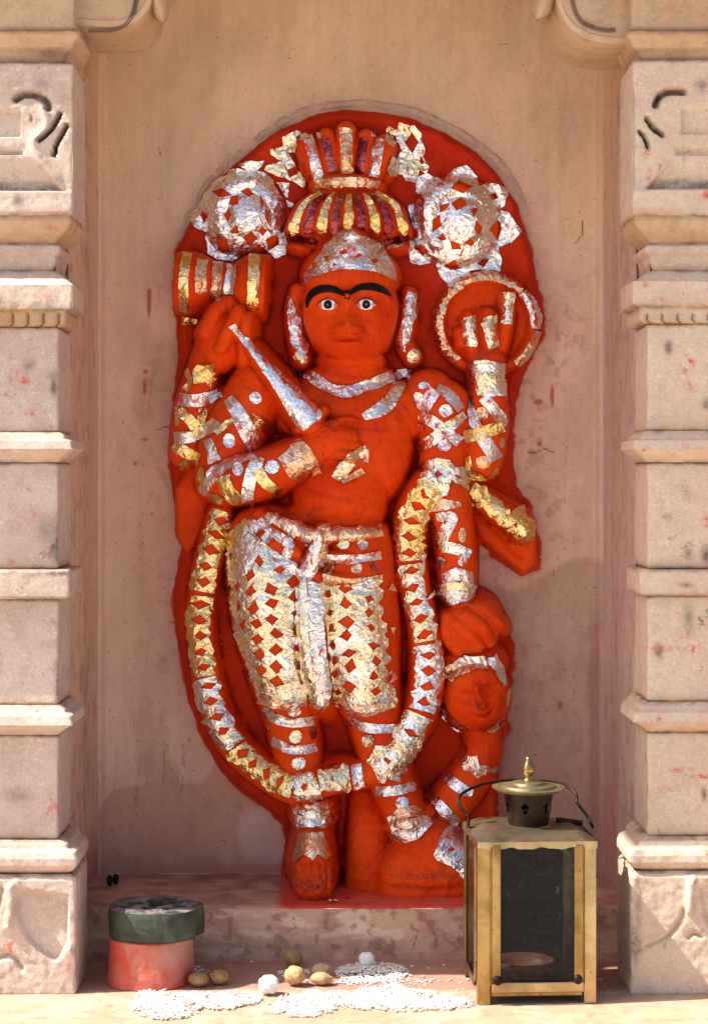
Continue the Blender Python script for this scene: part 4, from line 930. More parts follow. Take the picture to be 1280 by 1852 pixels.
leaf('foil_rosette', [(756, 448), (738, 430), (736, 405), (752, 392), (768, 392), (762, 370), (748, 360), (740, 345), (730, 372), (757, 368)][:0]+[(738, 372), (757, 364), (768, 360), (752, 348), (752, 330), (754, 320), (772, 314), (792, 324), (802, 330), (820, 306), (844, 298), (864, 320), (866, 338), (888, 330), (918, 344), (912, 372), (902, 380), (920, 384), (941, 418), (930, 436), (900, 448), (907, 470), (904, 492), (866, 488), (850, 490), (832, 502), (812, 516), (796, 500), (785, 474), (760, 480), (742, 476), (736, 452), (742, 434), (760, 428), (758, 418), (738, 408)], 'S', HB,
     holes=[diam(834, 338, 43, 22, -.2), diam(830, 370, 29, 22, .3), diam(856, 383, 14, 19), diam(862, 412, 17, 25), diam(896, 415, 23, 36), diam(893, 357, 20, 14, .5), diam(849, 438, 20, 16), diam(790, 402, 26, 36, .4), diam(798, 430, 17, 14), diam(824, 444, 29, 19, .7), diam(764, 452, 20, 25), diam(818, 480, 31, 22, .2), diam(874, 472, 26, 16, -.3), diam(802, 376, 14, 28, .8)], sp=5.5, crum=1.7)
leaf('foil_scrap', [(700, 225), (716, 235), (722, 222), (748, 228), (762, 240), (764, 262), (768, 272), (764, 284), (776, 302), (770, 315), (758, 308), (752, 332), (734, 328), (728, 316), (700, 318), (698, 302), (706, 285), (710, 272), (696, 254), (698, 240)], 'GS', ST, holes=[diam(716, 272, 23, 36), diam(744, 258, 23, 42), diam(762, 292, 11, 14)], crum=1.8)
leaf('foil_scrap', [(668, 246), (676, 234), (690, 248), (682, 249)], 'GS', CR)
leaf('foil_scrap', [(510, 248), (535, 236), (560, 240), (588, 243), (582, 252), (560, 250), (540, 256), (536, 275), (522, 278), (530, 292), (555, 322), (558, 336), (545, 338), (530, 328), (505, 320), (478, 308), (482, 300), (508, 292), (490, 280), (488, 270), (512, 264)], 'GS', ST, holes=[diam(530, 312, 20, 25, .5)], crum=1.8)
leaf('foil_scrap', [(500, 330), (524, 332), (520, 358), (512, 352)], 'S', ST); leaf('foil_scrap', [(518, 362), (540, 372), (536, 376), (520, 374)], 'S', ST)
# --- crown stripes
for (a, b, w_, key) in (((558, 252), (578, 328), 17, 'SW'), ((588, 252), (602, 314), 15, 'D'), ((626, 232), (627, 316), 19, 'C'), ((658, 250), (650, 315), 15, 'D'), ((688, 252), (674, 322), 17, 'SW')):
    band(CR, [a, ((a[0]+b[0])/2, (a[1]+b[1])/2), b], w_, key)
leaf('foil_band', [(566, 344), (575, 328), (600, 322), (628, 322), (660, 323), (684, 330), (681, 344), (660, 336), (628, 334), (600, 338), (570, 350)], 'C', CR, crum=1.6)
for (dx, key) in ((-98, 'G'), (-74, 'D'), (-48, 'G'), (-24, 'D'), (0, 'G'), (25, 'D'), (49, 'G'), (74, 'D'), (98, 'G')):
    P = [(630+dx*.5, 352), (630+dx*.82, 372), (630+dx, 400+abs(dx)*.12), (630+dx*.98, 418+abs(dx)*.06)]
    band(CR, P, [7, 11, 14, 11], key)
band(CR, [(522, 428), (545, 432), (575, 438)], 12, 'D'); band(CR, [(738, 430), (715, 434), (690, 440)], 12, 'D'); band(CR, [(700, 447), (730, 440)], 8, 'C')
# --- cap
leaf('foil_cap', [(546, 520), (552, 495), (565, 478), (578, 462), (590, 446), (604, 436), (640, 432), (676, 436), (690, 450), (700, 470), (712, 490), (718, 512), (700, 500), (680, 492), (655, 488), (628, 487), (600, 490), (572, 500), (555, 512)], 'SW', B,
     holes=[diam(570, 480, 12, 14, .5), diam(592, 468, 14, 12, .4), diam(622, 457, 12, 10), diam(648, 464, 14, 13), diam(676, 474, 12, 10), diam(606, 478, 8, 8)], crum=1.3)
leaf('foil_peak', [(598, 446), (606, 428), (620, 413), (632, 412), (645, 424), (668, 432), (672, 446), (650, 440), (630, 438)], 'S', B, holes=[], crum=.6)
# --- ears
leaf('earring', [(514, 524), (524, 524), (528, 540), (532, 556), (540, 575), (548, 600), (553, 628), (552, 640), (540, 640), (530, 620), (526, 590), (520, 560)], 'SW', B, crum=1.8); dot(B, 546, 644, 12, 'GS', crum=1.5)
leaf('earring', [(738, 528), (760, 534), (755, 560), (745, 580), (740, 612), (736, 636), (718, 632), (722, 605), (730, 580), (732, 552)], 'SW', B, crum=1.8); dot(B, 748, 643, 11, 'GS', crum=1.5)
# --- necklace, chest pieces
band(B, [(528, 672), (560, 680), (595, 702), (628, 708), (670, 696), (715, 680), (742, 672)], [10, 20, 22, 24, 22, 20, 12], 'SW', crum=1.8)
band(B, [(656, 754), (690, 740), (708, 722), (724, 692), (742, 676)], [12, 26, 22, 22, 14], 'GS', crum=1.6)
band(B, [(606, 866), (622, 846), (640, 826), (662, 812)], [14, 22, 22, 16], 'GS', crum=1.5); band(B, [(662, 812), (660, 836)], 10, 'C'); band(B, [(618, 872), (636, 862), (656, 852)], [10, 15, 12], 'C', crum=1.8)
# --- dagger
leaf('foil_blade', [(414, 592), (424, 586), (432, 596), (460, 628), (500, 668), (540, 708), (581, 748), (574, 760), (548, 779), (536, 768), (500, 708), (462, 650), (430, 608)], 'S', DG, crum=.9, sp=6)
# --- drum
band(DR, [(339, 458), (332, 505), (334, 562)], 17, 'G'); band(DR, [(366, 470), (362, 500), (364, 530)], 20, 'C', crum=1.4); band(DR, [(394, 475), (392, 508), (388, 545)], 20, 'C'); band(DR, [(421, 475), (418, 500), (412, 535)], 20, 'SW')
band(DR, [(461, 463), (459, 510), (457, 562)], 20, 'G'); leaf('foil_scrap', [(331, 572), (358, 578), (360, 594), (332, 588)], 'G', B)
# --- left rear arm
leaf('foil_scrap', [(352, 670), (360, 660), (388, 655), (386, 682), (398, 676), (414, 673), (404, 684), (384, 692), (380, 705), (372, 690), (352, 694)], 'G', B, crum=1.8)
band(B, [(338, 668), (345, 690), (336, 706)], 9, 'G')
band(B, [(326, 722), (360, 724), (402, 710)], 23, 'SW'); band(B, [(326, 742), (346, 762), (360, 790), (372, 806)][:3], 18, 'G'); band(B, [(316, 792), (350, 788), (384, 772), (394, 762)], 22, 'SW')
band(B, [(368, 738), (364, 760), (352, 790)], 17, 'G'); band(B, [(318, 806), (340, 820), (364, 832)], 20, 'G'); dot(B, 334, 840, 11, 'G', 9)
band(B, [(322, 735), (322, 770)], 7, 'G')
# --- left front arm
band(B, [(414, 722), (430, 745), (444, 775), (460, 810)], [20, 26, 30, 24], 'SW', crum=1.4); leaf('foil_scrap', [(455, 748), (475, 756), (498, 765), (500, 782), (485, 788), (462, 774)], 'G', B, crum=1.6); band(B, [(392, 784), (412, 766), (430, 756)], 10, 'G')
dot(B, 462, 720, 11, 'SW'); dot(B, 415, 797, 11, 'SW', 13); leaf('foil_scrap', [(370, 798), (384, 792), (394, 815), (400, 832), (378, 842), (376, 815)], 'SW', B)
band(B, [(362, 898), (384, 862), (412, 840), (456, 822)], [18, 20, 22, 16], 'SW'); band(B, [(404, 862), (412, 885), (432, 905)], [26, 24, 20], 'G'); band(B, [(468, 828), (455, 858), (448, 890), (446, 918)], [26, 22, 22, 22], 'S')
band(B, [(466, 850), (480, 872), (506, 890)], [22, 20, 14], 'G'); dot(B, 431, 850, 11, 'SW'); dot(B, 492, 845, 13, 'S'); band(B, [(378, 898), (392, 903), (404, 905)], [14, 18, 8], 'G')
leaf('foil_band', [(503, 830), (520, 815), (542, 792), (556, 805), (572, 830), (582, 856), (566, 862), (562, 848), (548, 866), (535, 872), (520, 858), (512, 842)], 'C', B, crum=1.7)
band(B, [(500, 894), (498, 902)], 14, 'G'); dot(B, 366, 862, 6, 'G', 16)
# --- right arms
band(B, [(786, 706), (776, 722), (764, 742)], 24, 'SW'); band(B, [(790, 702), (812, 716), (832, 742)], [16, 20, 16], 'SW'); dot(B, 757, 722, 10, 'SW', 13); dot(B, 805, 743, 12, 'SW'); dot(B, 767, 698, 11, 'SW', 7)
band(B, [(760, 748), (785, 764), (805, 780), (830, 800)], 20, 'SW', crum=1.2); band(B, [(838, 750), (822, 764), (800, 780), (780, 798), (758, 812)], [14, 18, 20, 20, 16], 'GS', crum=1.2); dot(B, 803, 806, 11, 'SW'); dot(B, 763, 773, 8, 'SW')
leaf('foil_band', [(845, 655), (880, 651), (912, 658), (914, 680), (910, 716), (880, 717), (850, 715), (852, 690)], 'GS', B, crum=1.8); leaf('foil_band', [(858, 660), (900, 656), (904, 674), (870, 678)], 'S', B, lift=4.0, crum=1.6)
band(B, [(874, 718), (892, 740), (912, 770)], 20, 'SW', crum=.5); dot(B, 873, 748, 11, 'C', 13, crum=.4); band(B, [(848, 722), (856, 760), (878, 800), (898, 830)], [12, 22, 24, 22], 'SW', crum=.6); band(B, [(838, 790), (870, 784), (906, 770)], 22, 'G'); dot(B, 874, 836, 14, 'C', 12, crum=.5)
leaf('foil_scrap', [(836, 828), (850, 822), (856, 848), (880, 862), (898, 845), (900, 855), (876, 866), (846, 864), (838, 848)], 'G', B); dot(B, 905, 800, 5, 'C', 9)
# patchwork at the elbow / garland head
leaf('foil_scrap', [(766, 834), (790, 828), (812, 832), (822, 846), (845, 842), (850, 870), (845, 888), (835, 880), (815, 868), (808, 895), (785, 905), (770, 895), (762, 868), (758, 850)], 'GS', B, holes=[diam(792, 858, 14, 18), diam(824, 862, 12, 10), diam(770, 876, 10, 8)], crum=2.0)
leaf('foil_band', [(782, 912), (800, 902), (830, 908), (832, 916), (800, 924), (786, 924)], 'C', B, crum=.7)
band(B, [(790, 935), (815, 936), (808, 958), (795, 980), (788, 985)], [14, 22, 20, 24, 14], 'SW', crum=.7); band(B, [(795, 988), (822, 992), (848, 1002)], [20, 20, 16], 'S', crum=.7); dot(B, 783, 960, 8, 'C', 12, crum=.4); dot(B, 835, 968, 7, 'C', 14, crum=.4)
dot(B, 798, 1018, 10, 'SW', 11); dot(B, 835, 1012, 8, 'SW', 12); leaf('foil_band', [(800, 1038), (825, 1026), (852, 1034), (856, 1075), (840, 1086), (805, 1094), (796, 1070)], 'SW', B, crum=1.5)
band(B, [(797, 1066), (828, 1058), (856, 1066)], [14, 16, 14], 'GS', lift=3, crum=1.6)
# --- disc
arcp = lambda a0, a1, r: [(880+r*math.cos(R(a)), 585+r*math.sin(R(a))) for a in np.linspace(a0, a1, 10)]
band(DI, arcp(128, 240, 88), 15, 'C', crum=1.6); band(DI, arcp(241, 318, 88), 15, 'C', crum=1.3); band(DI, arcp(-41, 6, 88), 16, 'SW', crum=1.7); band(DI, arcp(9, 55, 90), 13, 'C', crum=1.7)
band(B, [(846, 574), (852, 600), (850, 626)][:3], 22, 'GS', crum=1.5); band(B, [(882, 574), (888, 600), (894, 630)], 22, 'GS', crum=1.5); band(B, [(917, 532), (916, 560), (914, 586)], 20, 'GS', crum=1.5)
# --- garland strips with diamond cuts
def gstrip(P, w_, key, d0=14, gap=29, dw=27, dh=18, torn=5):
    Q = smooth_path(P, 8); Q = np.array(Q); dd = np.concatenate([[0], np.cumsum(np.hypot(*np.diff(Q, axis=0).T))]); n = int(dd[-1]/8)
    t = np.linspace(0, dd[-1], n); x = np.interp(t, dd, Q[:, 0]); y = np.interp(t, dd, Q[:, 1]); tx = np.gradient(x); ty = np.gradient(y); l = np.hypot(tx, ty); nx, ny = -ty/l, tx/l
    L = [(x[i]+nx[i]*(w_/2+FR.uniform(-torn, torn)), y[i]+ny[i]*(w_/2+FR.uniform(-torn, torn))) for i in range(n)]
    Rr = [(x[i]-nx[i]*(w_/2+FR.uniform(-torn, torn)), y[i]-ny[i]*(w_/2+FR.uniform(-torn, torn))) for i in range(n)]
    hs = []; s = d0
    while s < dd[-1]-8:
        cx, cy = np.interp(s, dd, Q[:, 0]), np.interp(s, dd, Q[:, 1]); j = int(s/dd[-1]*(n-1)); a = math.atan2(ny[j], nx[j])
        hs.append(diam(cx+FR.normal(0, 1), cy, min(dw, w_*.7), dh, a)); s += gap
    leaf('foil_strip', L+Rr[::-1], key, GA, holes=hs, sp=5, crum=1.8, jit=.3)
gstrip([(404, 926), (390, 975), (376, 1020), (366, 1070)], 40, 'G')
gstrip([(364, 1078), (360, 1130), (364, 1180), (372, 1222)], 36, 'G')
gstrip([(373, 1226), (382, 1270), (400, 1312), (424, 1348)], 40, 'GS')
gstrip([(428, 1352), (460, 1384), (500, 1410), (530, 1424)], 38, 'G'); gstrip([(532, 1424), (556, 1424), (574, 1418)], 44, 'GS', 16, 30, 16, 14)
gstrip([(576, 1412), (606, 1408), (632, 1404)], 40, 'GS', 26, 60, 8, 8); band(GA, [(644, 1384), (646, 1405), (650, 1424)], 20, 'S')
gstrip([(676, 1392), (712, 1374), (738, 1335), (758, 1292)], 46, 'GS', 30, 34); gstrip([(762, 1284), (774, 1240), (776, 1200), (770, 1165)], 42, 'S'); gstrip([(770, 1160), (760, 1110), (748, 1060), (742, 1020)], 40, 'GS'); gstrip([(742, 1014), (740, 970), (752, 922), (782, 880)], 46, 'G')
gstrip([(852, 884), (880, 908), (908, 932), (918, 940)], 28, 'G', 400); leaf('foil_scrap', [(900, 970), (910, 938), (930, 922), (946, 914), (952, 938), (966, 944), (964, 970), (950, 985), (928, 988), (922, 968)], 'G', GA, crum=2.2, holes=[diam(932, 950, 8, 12)])
for x, y, k_ in ((402, 1065, 'GS'), (396, 1168, 'GS'), (352, 1198, 'GS'), (436, 1315, 'GS'), (738, 1178, 'S'), (790, 1160, 'GS'), (706, 1142, 'S'), (702, 1060, 'C'), (426, 1165, 'GS'), (704, 1228, 'S'), (798, 1222, 'GS'), (760, 1010, 'GS'), (775, 1080, 'GS'), (848, 920, 'G'), (780, 1316, 'GS')):
    a = FR.uniform(0, 6.28); leaf('foil_scrap', [(x+9*math.cos(a), y+12*math.sin(a)), (x+9*math.cos(a+2.2), y+12*math.sin(a+2.2)), (x+8*math.cos(a+3.6), y+8*math.sin(a+3.6))], k_, GA, sp=8, lift=6, crum=3)
# --- dhoti sheets with diamond cuts
lh = [diam(493+FR.normal(0, 2.5)+.06*(y-1060), y+FR.normal(0, 1.5), FR.uniform(23, 33), FR.uniform(20, 28), FR.normal(0, .14)) for y in (1062, 1090, 1118, 1147, 1175, 1204, 1232)]
lh += [diam(458+.12*(y-1080), y, 20, 22, .15) for y in (1040, 1068, 1098, 1127, 1155, 1183, 1212)]+[diam(532+.12*(y-1060), y, 26, 26) for y in (1052, 1078, 1108, 1138, 1170, 1202, 1236)]
lh += [diam(470, 1015, 18, 24), diam(505, 1032, 24, 20), diam(430, 1060, 12, 20), diam(434, 1095, 10, 22), diam(442, 1130, 10, 20), diam(520, 1008, 14, 12)]
leaf('foil_sheet', [(428, 952), (446, 938), (470, 975), (500, 1000), (540, 1030), (555, 1050), (552, 1100), (552, 1160), (556, 1230), (560, 1262), (530, 1270), (500, 1274), (470, 1268), (462, 1240), (446, 1200), (430, 1150), (412, 1080), (404, 1020), (410, 970)], 'GS', DH, holes=lh, sp=5, crum=1.5)
rh = [diam(c0+s_*(y-1060)+FR.normal(0, 2), y+FR.normal(0, 2), (30 if 610 < c0 < 640 else 20)*FR.uniform(.75, 1.12), (27 if 610 < c0 < 640 else 20)*FR.uniform(.75, 1.1), FR.normal(0, .15)) for c0, s_, oy in ((622, .08, 0), (664, .08, 13), (590, .1, 12), (690, .1, -6)) for y in (1066+oy, 1095+oy, 1124+oy, 1152+oy, 1181+oy, 1209+oy, 1237+oy)]
leaf('foil_sheet', [(578, 1052), (620, 1056), (690, 1046), (692, 1100), (698, 1160), (706, 1220), (714, 1270), (700, 1282), (660, 1288), (620, 1284), (602, 1270), (596, 1220), (590, 1150), (580, 1090)], 'GS', DH, holes=rh, sp=5, crum=1.5)
leaf('foil_sheet', [(408, 1000), (420, 1000), (416, 1080), (432, 1150), (450, 1210), (462, 1262), (452, 1250), (436, 1200), (418, 1140), (406, 1070)], 'G', DH, crum=.8)
band(DH, [(470, 1262), (515, 1274), (560, 1264)], 16, 'C', crum=1.6); band(DH, [(604, 1268), (660, 1286), (714, 1268)], 16, 'C', crum=1.8)
leaf('foil_sheet', [(530, 1062), (555, 1058), (560, 1160), (576, 1282), (566, 1278), (552, 1250), (546, 1180), (538, 1120)], 'GS', DH, crum=1.8, lift=2.5)
leaf('foil_sheet', [(556, 1050), (580, 1056), (586, 1150), (594, 1230), (592, 1274), (582, 1284), (574, 1276), (564, 1200), (558, 1120)], 'SW', DH, crum=1.6, lift=2.5)
# --- sash foil
band(SA, [(486, 928), (515, 944), (545, 960), (576, 968)], [20, 24, 20, 18], 'C', crum=1.5); band(SA, [(600, 966), (645, 966), (690, 960)], [20, 20, 16], 'C', crum=1.7)
band(SA, [(578, 1010), (630, 1012), (688, 1004)], 15, 'SW', crum=.8); band(SA, [(582, 1046), (635, 1054), (690, 1046)], 14, 'C', crum=1.6)
band(SA, [(584, 960), (578, 985), (565, 1015), (550, 1045)], [20, 24, 32, 26], 'SW', crum=1.7); band(SA, [(584, 955), (592, 975), (580, 1010)], [18, 18, 10], 'C', lift=3, crum=1.6)
for x, y, r, k_ in ((621, 985, 11, 'GS'), (655, 985, 10, 'GS'), (594, 1029, 13, 'C'), (645, 1028, 10, 'C'), (676, 1026, 7, 'D')): dot(SA, x, y, r, k_, crum=.7)
band(SA, [(446, 966), (470, 988), (500, 1008), (535, 1028)], [14, 18, 16, 12], 'SW', crum=1.6); band(SA, [(470, 940), (492, 962), (530, 990)], [14, 16, 18], 'SW', crum=1.6); band(SA, [(500, 932), (480, 950), (460, 962)], 12, 'SW', crum=1.6)
for x, y in ((483, 975), (528, 962), (520, 1000), (457, 950), (555, 978)): dot(SA, x, y, 11, 'SW', crum=1.4)
# --- legs
for P, w_ in (([(476, 1284), (520, 1306), (568, 1304)], 17), ([(492, 1338), (530, 1356), (570, 1352)], 16)): band(B, P, w_, 'SW', crum=.7)
for x, y in ((531, 1284), (534, 1332), (540, 1380)): dot(B, x, y, 12, 'GS', crum=.8)
dot(B, 565, 1326, 6, 'D', 12); dot(B, 486, 1316, 4, 'G', 10)
band(B, [(628, 1300), (665, 1316), (718, 1318), (740, 1300)][:3], 17, 'SW', crum=.8); dot(B, 666, 1339, 12, 'GS', crum=.7)
band(B, [(680, 1430), (714, 1430), (748, 1422)], 18, 'SW', crum=.7); dot(B, 727, 1452, 12, 'SW', 12, crum=.8)
leaf('foil_scrap', [(664, 1380), (680, 1348), (700, 1350), (730, 1344), (745, 1370), (735, 1392), (722, 1400), (722, 1416), (700, 1404), (680, 1392)], 'GS', B, holes=[diam(702, 1374, 16, 18)], crum=2)
# anklets
leaf('anklet', [(536, 1450), (560, 1458), (590, 1448), (592, 1470), (600, 1490), (586, 1500), (560, 1500), (538, 1494), (532, 1475)], 'C', B, crum=2.4); leaf('anklet', [(538, 1474), (565, 1470), (586, 1476), (582, 1494), (560, 1498), (540, 1492)], 'GS', B, lift=5, crum=2.4)
leaf('foil_scrap', [(600, 1472), (610, 1490), (604, 1504), (598, 1490)], 'GS', B, lift=5)
leaf('foil_sheet', [(544, 1508), (580, 1506), (592, 1530), (598, 1548), (586, 1556), (574, 1546), (566, 1556), (552, 1548), (536, 1560), (532, 1550)], 'C', B, crum=.9)
leaf('anklet', [(704, 1478), (720, 1462), (748, 1456), (766, 1470), (778, 1484), (768, 1500), (740, 1512), (716, 1508)], 'C', B, crum=2.6, holes=[diam(742, 1481, 8, 10)]); leaf('anklet', [(706, 1502), (740, 1506), (776, 1488), (780, 1494), (760, 1516), (732, 1522), (712, 1514)], 'SW', B, crum=2.4, lift=4)
leaf('foil_sheet', [(784, 1546), (800, 1505), (815, 1492), (840, 1500), (850, 1560), (838, 1590), (818, 1566), (790, 1556)], 'SW', B, crum=1.6, holes=[diam(815, 1538, 16, 8)])
# --- small figure
leaf('foil_wreath', [(808, 1222), (808, 1206), (822, 1198), (838, 1186), (856, 1190), (876, 1188), (882, 1212), (866, 1210), (846, 1218), (828, 1224), (818, 1234)], 'GS', CH, crum=2.4); leaf('foil_wreath', [(878, 1194), (896, 1184), (906, 1206), (914, 1240), (908, 1242), (892, 1216)], 'S', CH, crum=1.5)
leaf('foil_wreath', [(784, 1266), (794, 1262), (812, 1290), (830, 1306), (846, 1318), (838, 1328), (818, 1318), (796, 1294)], 'SW', CH, crum=1.5); leaf('foil_wreath', [(864, 1318), (890, 1310), (910, 1294), (908, 1310), (890, 1326), (872, 1324)], 'C', CH, crum=1.6); leaf('foil_wreath', [(918, 1244), (924, 1262), (914, 1280), (912, 1262)], 'G', CH)
leaf('foil_scrap', [(836, 1370), (864, 1368), (866, 1386), (880, 1384), (890, 1394), (862, 1408), (850, 1394), (838, 1396)], 'C', CH, crum=2.2); band(CH, [(806, 1404), (830, 1424), (852, 1434)], [18, 20, 16], 'SW'); band(CH, [(770, 1432), (795, 1458), (825, 1488)], [18, 20, 18], 'S', crum=1.2); leaf('foil_scrap', [(828, 1366), (840, 1345), (846, 1352), (838, 1376)], 'C', CH)
dot(CH, 893, 1392, 7, 'G')
# --- painted eyes and brows
def eye(x, y, fl):
    e = leaf('eye', [(x-17.5, y+1), (x-9, y-6.5), (x, y-8.8), (x+9, y-6.5), (x+17.5, y+1), (x+9, y+8), (x, y+9.8), (x-9, y+8)], 'white', B, sp=4, lift=1.2, crum=0, jit=0, smooth=True)
    c = -1 if fl else 1
    leaf('eye_corner', [(x-17, y+1), (x-11, y-5), (x-10, y+1), (x-11, y+7)], 'pink', e, sp=4, lift=1.5, crum=0, jit=0, smooth=True); leaf('eye_corner', [(x+17, y+1), (x+11, y-5), (x+10, y+1), (x+11, y+7)], 'pink', e, sp=4, lift=1.5, crum=0, jit=0, smooth=True)
    cc = lambda r, dx=0, dy=0: [(x+dx+r*math.cos(a), y+dy+r*math.sin(a)) for a in np.linspace(0, 2*math.pi, 18, endpoint=False)]
    leaf('pupil', cc(7.6), 'black', e, sp=3, lift=1.9, crum=0, jit=0, smooth=True); leaf('pupil_ring', cc(1.7), 'grey', e, sp=2, lift=2.3, crum=0, jit=0, smooth=True)
    leaf('eyelid_line', strip_poly([(x-19, y+1), (x-9, y-8.5), (x, y-10.5), (x+9, y-8.5), (x+19, y+1)], [2, 3.2, 3.6, 3.2, 2]), 'darkred', e, sp=3, lift=1.6, crum=0, jit=0, smooth=True)
M['darkred'] = plain('dark_red_line', (0.28, 0.03, 0.015), 0.4, 0, 0.2)
eye(593.5, 551, True); eye(661.5, 550.5, False)
leaf('eyebrow', strip_poly([(556, 556), (558, 542), (568, 529), (585, 522), (605, 524), (624, 533)], [3, 9, 13, 14, 11, 6]), 'black', B, sp=3.5, lift=1.4, crum=0.15, jit=.3, smooth=True)
leaf('eyebrow', strip_poly([(632, 531), (650, 520), (672, 518), (692, 525), (706, 536)], [6, 11, 14, 11, 3]), 'black', B, sp=3.5, lift=1.4, crum=0.15, jit=.3, smooth=True)
leaf('brow_mark', [(622, 526), (633, 526), (632, 541), (624, 540)], 'black', B, sp=4, lift=1.0, crum=0.1)
# --- rough mortar rim round the head of the stone
rp = smooth_path([(330, 470), (333, 425), (352, 380), (378, 340), (410, 300), (450, 265), (500, 230), (560, 202), (622, 190), (685, 192), (750, 207), (806, 230), (866, 268), (912, 312), (944, 368), (960, 420)], 10)
rp = np.array(rp); dd = np.concatenate([[0], np.cumsum(np.hypot(*np.diff(rp, axis=0).T))]); t = np.arange(0, dd[-1], 2.2); rx = np.interp(t, dd, rp[:, 0]); ry = np.interp(t, dd, rp[:, 1])
tx = np.gradient(rx); ty = np.gradient(ry); l = np.hypot(tx, ty); nx, ny = ty/l, -tx/l; wv = np.linspace(-1, 1, 17)
T2, W2 = np.meshgrid(t, wv); mid = 2+5*(fbm(T2*0+3, T2, 70, 2, 401)-.5); half = 6+8*fbm(T2, T2*0+9, 55, 3, 403)
off = mid+W2*half; hh = 8*(1-W2**2)*np.clip(0.15+1.5*fbm(T2, W2*12, 12, 4, 405)*(.55+.6*fbm(T2, T2*0+2, 60, 2, 407)), 0, 2)*sst(0, 60, T2)*sst(dd[-1], dd[-1]-60, T2)-2.0; I = np.arange(len(t))
Xr = rx[None]+nx[None]*off; Yr = ry[None]+ny[None]*off
pos = np.stack([(Xr-CX)*S, -hh*S, (CY-Yr)*S+Z0], -1); idx = np.arange(T2.size).reshape(T2.shape)
q = np.stack([idx[:-1, :-1], idx[1:, :-1], idx[1:, 1:], idx[:-1, 1:]], -1).reshape(-1, 4)
me = mesh_np('mortar_rim', pos.reshape(-1, 3), q[:, ::-1], True); link('mortar_rim', me, M['rim'], IDOL)
# ================================================================== THINGS ON THE PLATFORM
def on_plat(py): return DD*(1-(PLAT_V-CY)/(py-CY))       # h of a platform point seen at row py
def plat_pt(px, py):
    h = on_plat(py); k = 1-h/DD; return CX+(px-CX)*k, h
PZ0 = (CY-PLAT_V)*S+Z0
# ---- brass lantern
def brass(name, c1, c2, c3, rough=0.38, metal=0.85):
    m, n, b = mat(name); vec = objcoord(n, (1, 1, 0.8)); a = noise(n, 24, 7, 0.62, vec, 0.5); d = noise(n, 150, 5, 0.7, objcoord(n))
    c = mix(n, ramp(n, a.outputs[0], [(0.36, 0.0), (0.62, 1.0)]).outputs[0], c1, c2)
    c = mix(n, ramp(n, d.outputs[0], [(0.60, 0.0), (0.74, 0.9)]).outputs[0], c, c3)
    n.links.new(c, b.inputs['Base Color']); b.inputs['Metallic'].default_value = metal
    n.links.new(ramp(n, a.outputs[0], [(0.3, rough+0.18), (0.7, rough-0.02)]).outputs[0], b.inputs['Roughness'])
    bump(n, b, [(a.outputs[0], 0.3, 0.0015), (d.outputs[0], 0.35, 0.0005)]); return m
M['brass'] = brass('tarnished_brass', (0.23, 0.145, 0.05), (0.46, 0.33, 0.14), (0.11, 0.07, 0.035), 0.24, 1.0)
M['brass2'] = brass('pale_brass', (0.34, 0.26, 0.13), (0.56, 0.46, 0.26), (0.15, 0.10, 0.05), 0.25, 1.0)
M['soot'] = brass('sooty_tin', (0.015, 0.010, 0.007), (0.045, 0.028, 0.018), (0.10, 0.07, 0.04), 0.34, 0.8)
M['dull'] = brass('dull_sooted_brass', (0.10, 0.075, 0.048), (0.27, 0.22, 0.145), (0.05, 0.04, 0.03), 0.38, 0.85)
M['inner'] = plain('blackened_tin', (0.016, 0.014, 0.013), 0.6, 0.2, 0.4, 40)
m, n, b = mat('sooty_glass'); vec = objcoord(n)
b.inputs['Base Color'].default_value = (0.05, 0.05, 0.055, 1); b.inputs['Roughness'].default_value = 0.08; b.inputs['Specular IOR Level'].default_value = 0.3
sm = noise(n, 14, 6, 0.7, objcoord(n, (1, 1, 1.8)), 1.2); st = noise(n, 38, 5, 0.75, objcoord(n, (1.5, 1, 0.7)), 3.5)
al = mix(n, 1.0, ramp(n, sm.outputs[0], [(0.35, 0.28), (0.68, 0.55)]).outputs[0], ramp(n, st.outputs[0], [(0.56, 0.0), (0.74, 0.18)]).outputs[0], 'ADD')
n.links.new(al, b.inputs['Alpha'])
cc = mix(n, ramp(n, st.outputs[0], [(0.56, 0.0), (0.72, 0.5)]).outputs[0], (0.008, 0.008, 0.010), (0.16, 0.135, 0.11)); n.links.new(cc, b.inputs['Base Color'])
n.links.new(ramp(n, sm.outputs[0], [(0.4, 0.04), (0.7, 0.16)]).outputs[0], b.inputs['Roughness'])
M['glass'] = m
def box(bm, x0, x1, y0, y1, z0, z1, bev=0.0):
    r = bmesh.ops.create_cube(bm, size=1); vs = r['verts']
    for v in vs: v.co = Vector(((x0+x1)/2+v.co.x*(x1-x0), (y0+y1)/2+v.co.y*(y1-y0), (z0+z1)/2+v.co.z*(z1-z0)))
    if bev: bmesh.ops.bevel(bm, geom=list({e for v in vs for e in v.link_edges}), offset=bev, segments=1, affect='EDGES')
def tube(bm, pts, r, seg=10):
    P = [Vector(p) for p in pts]; rows = []; up = Vector((0, 0, 1))
    for i, p in enumerate(P):
        t = (P[min(i+1, len(P)-1)]-P[max(i-1, 0)]).normalized(); a = t.cross(up if abs(t.z) < .9 else Vector((1, 0, 0))).normalized(); b_ = t.cross(a)
        rr = r[i] if hasattr(r, '__len__') else r
        rows.append([bm.verts.new(p+(a*math.cos(q)+b_*math.sin(q))*rr) for q in np.linspace(0, 2*math.pi, seg, endpoint=False)])
    for a, b_ in zip(rows[:-1], rows[1:]):
        for i in range(seg): bm.faces.new((a[i], a[(i+1) % seg], b_[(i+1) % seg], b_[i]))
    bm.faces.new(rows[0][::-1]); bm.faces.new(rows[-1])
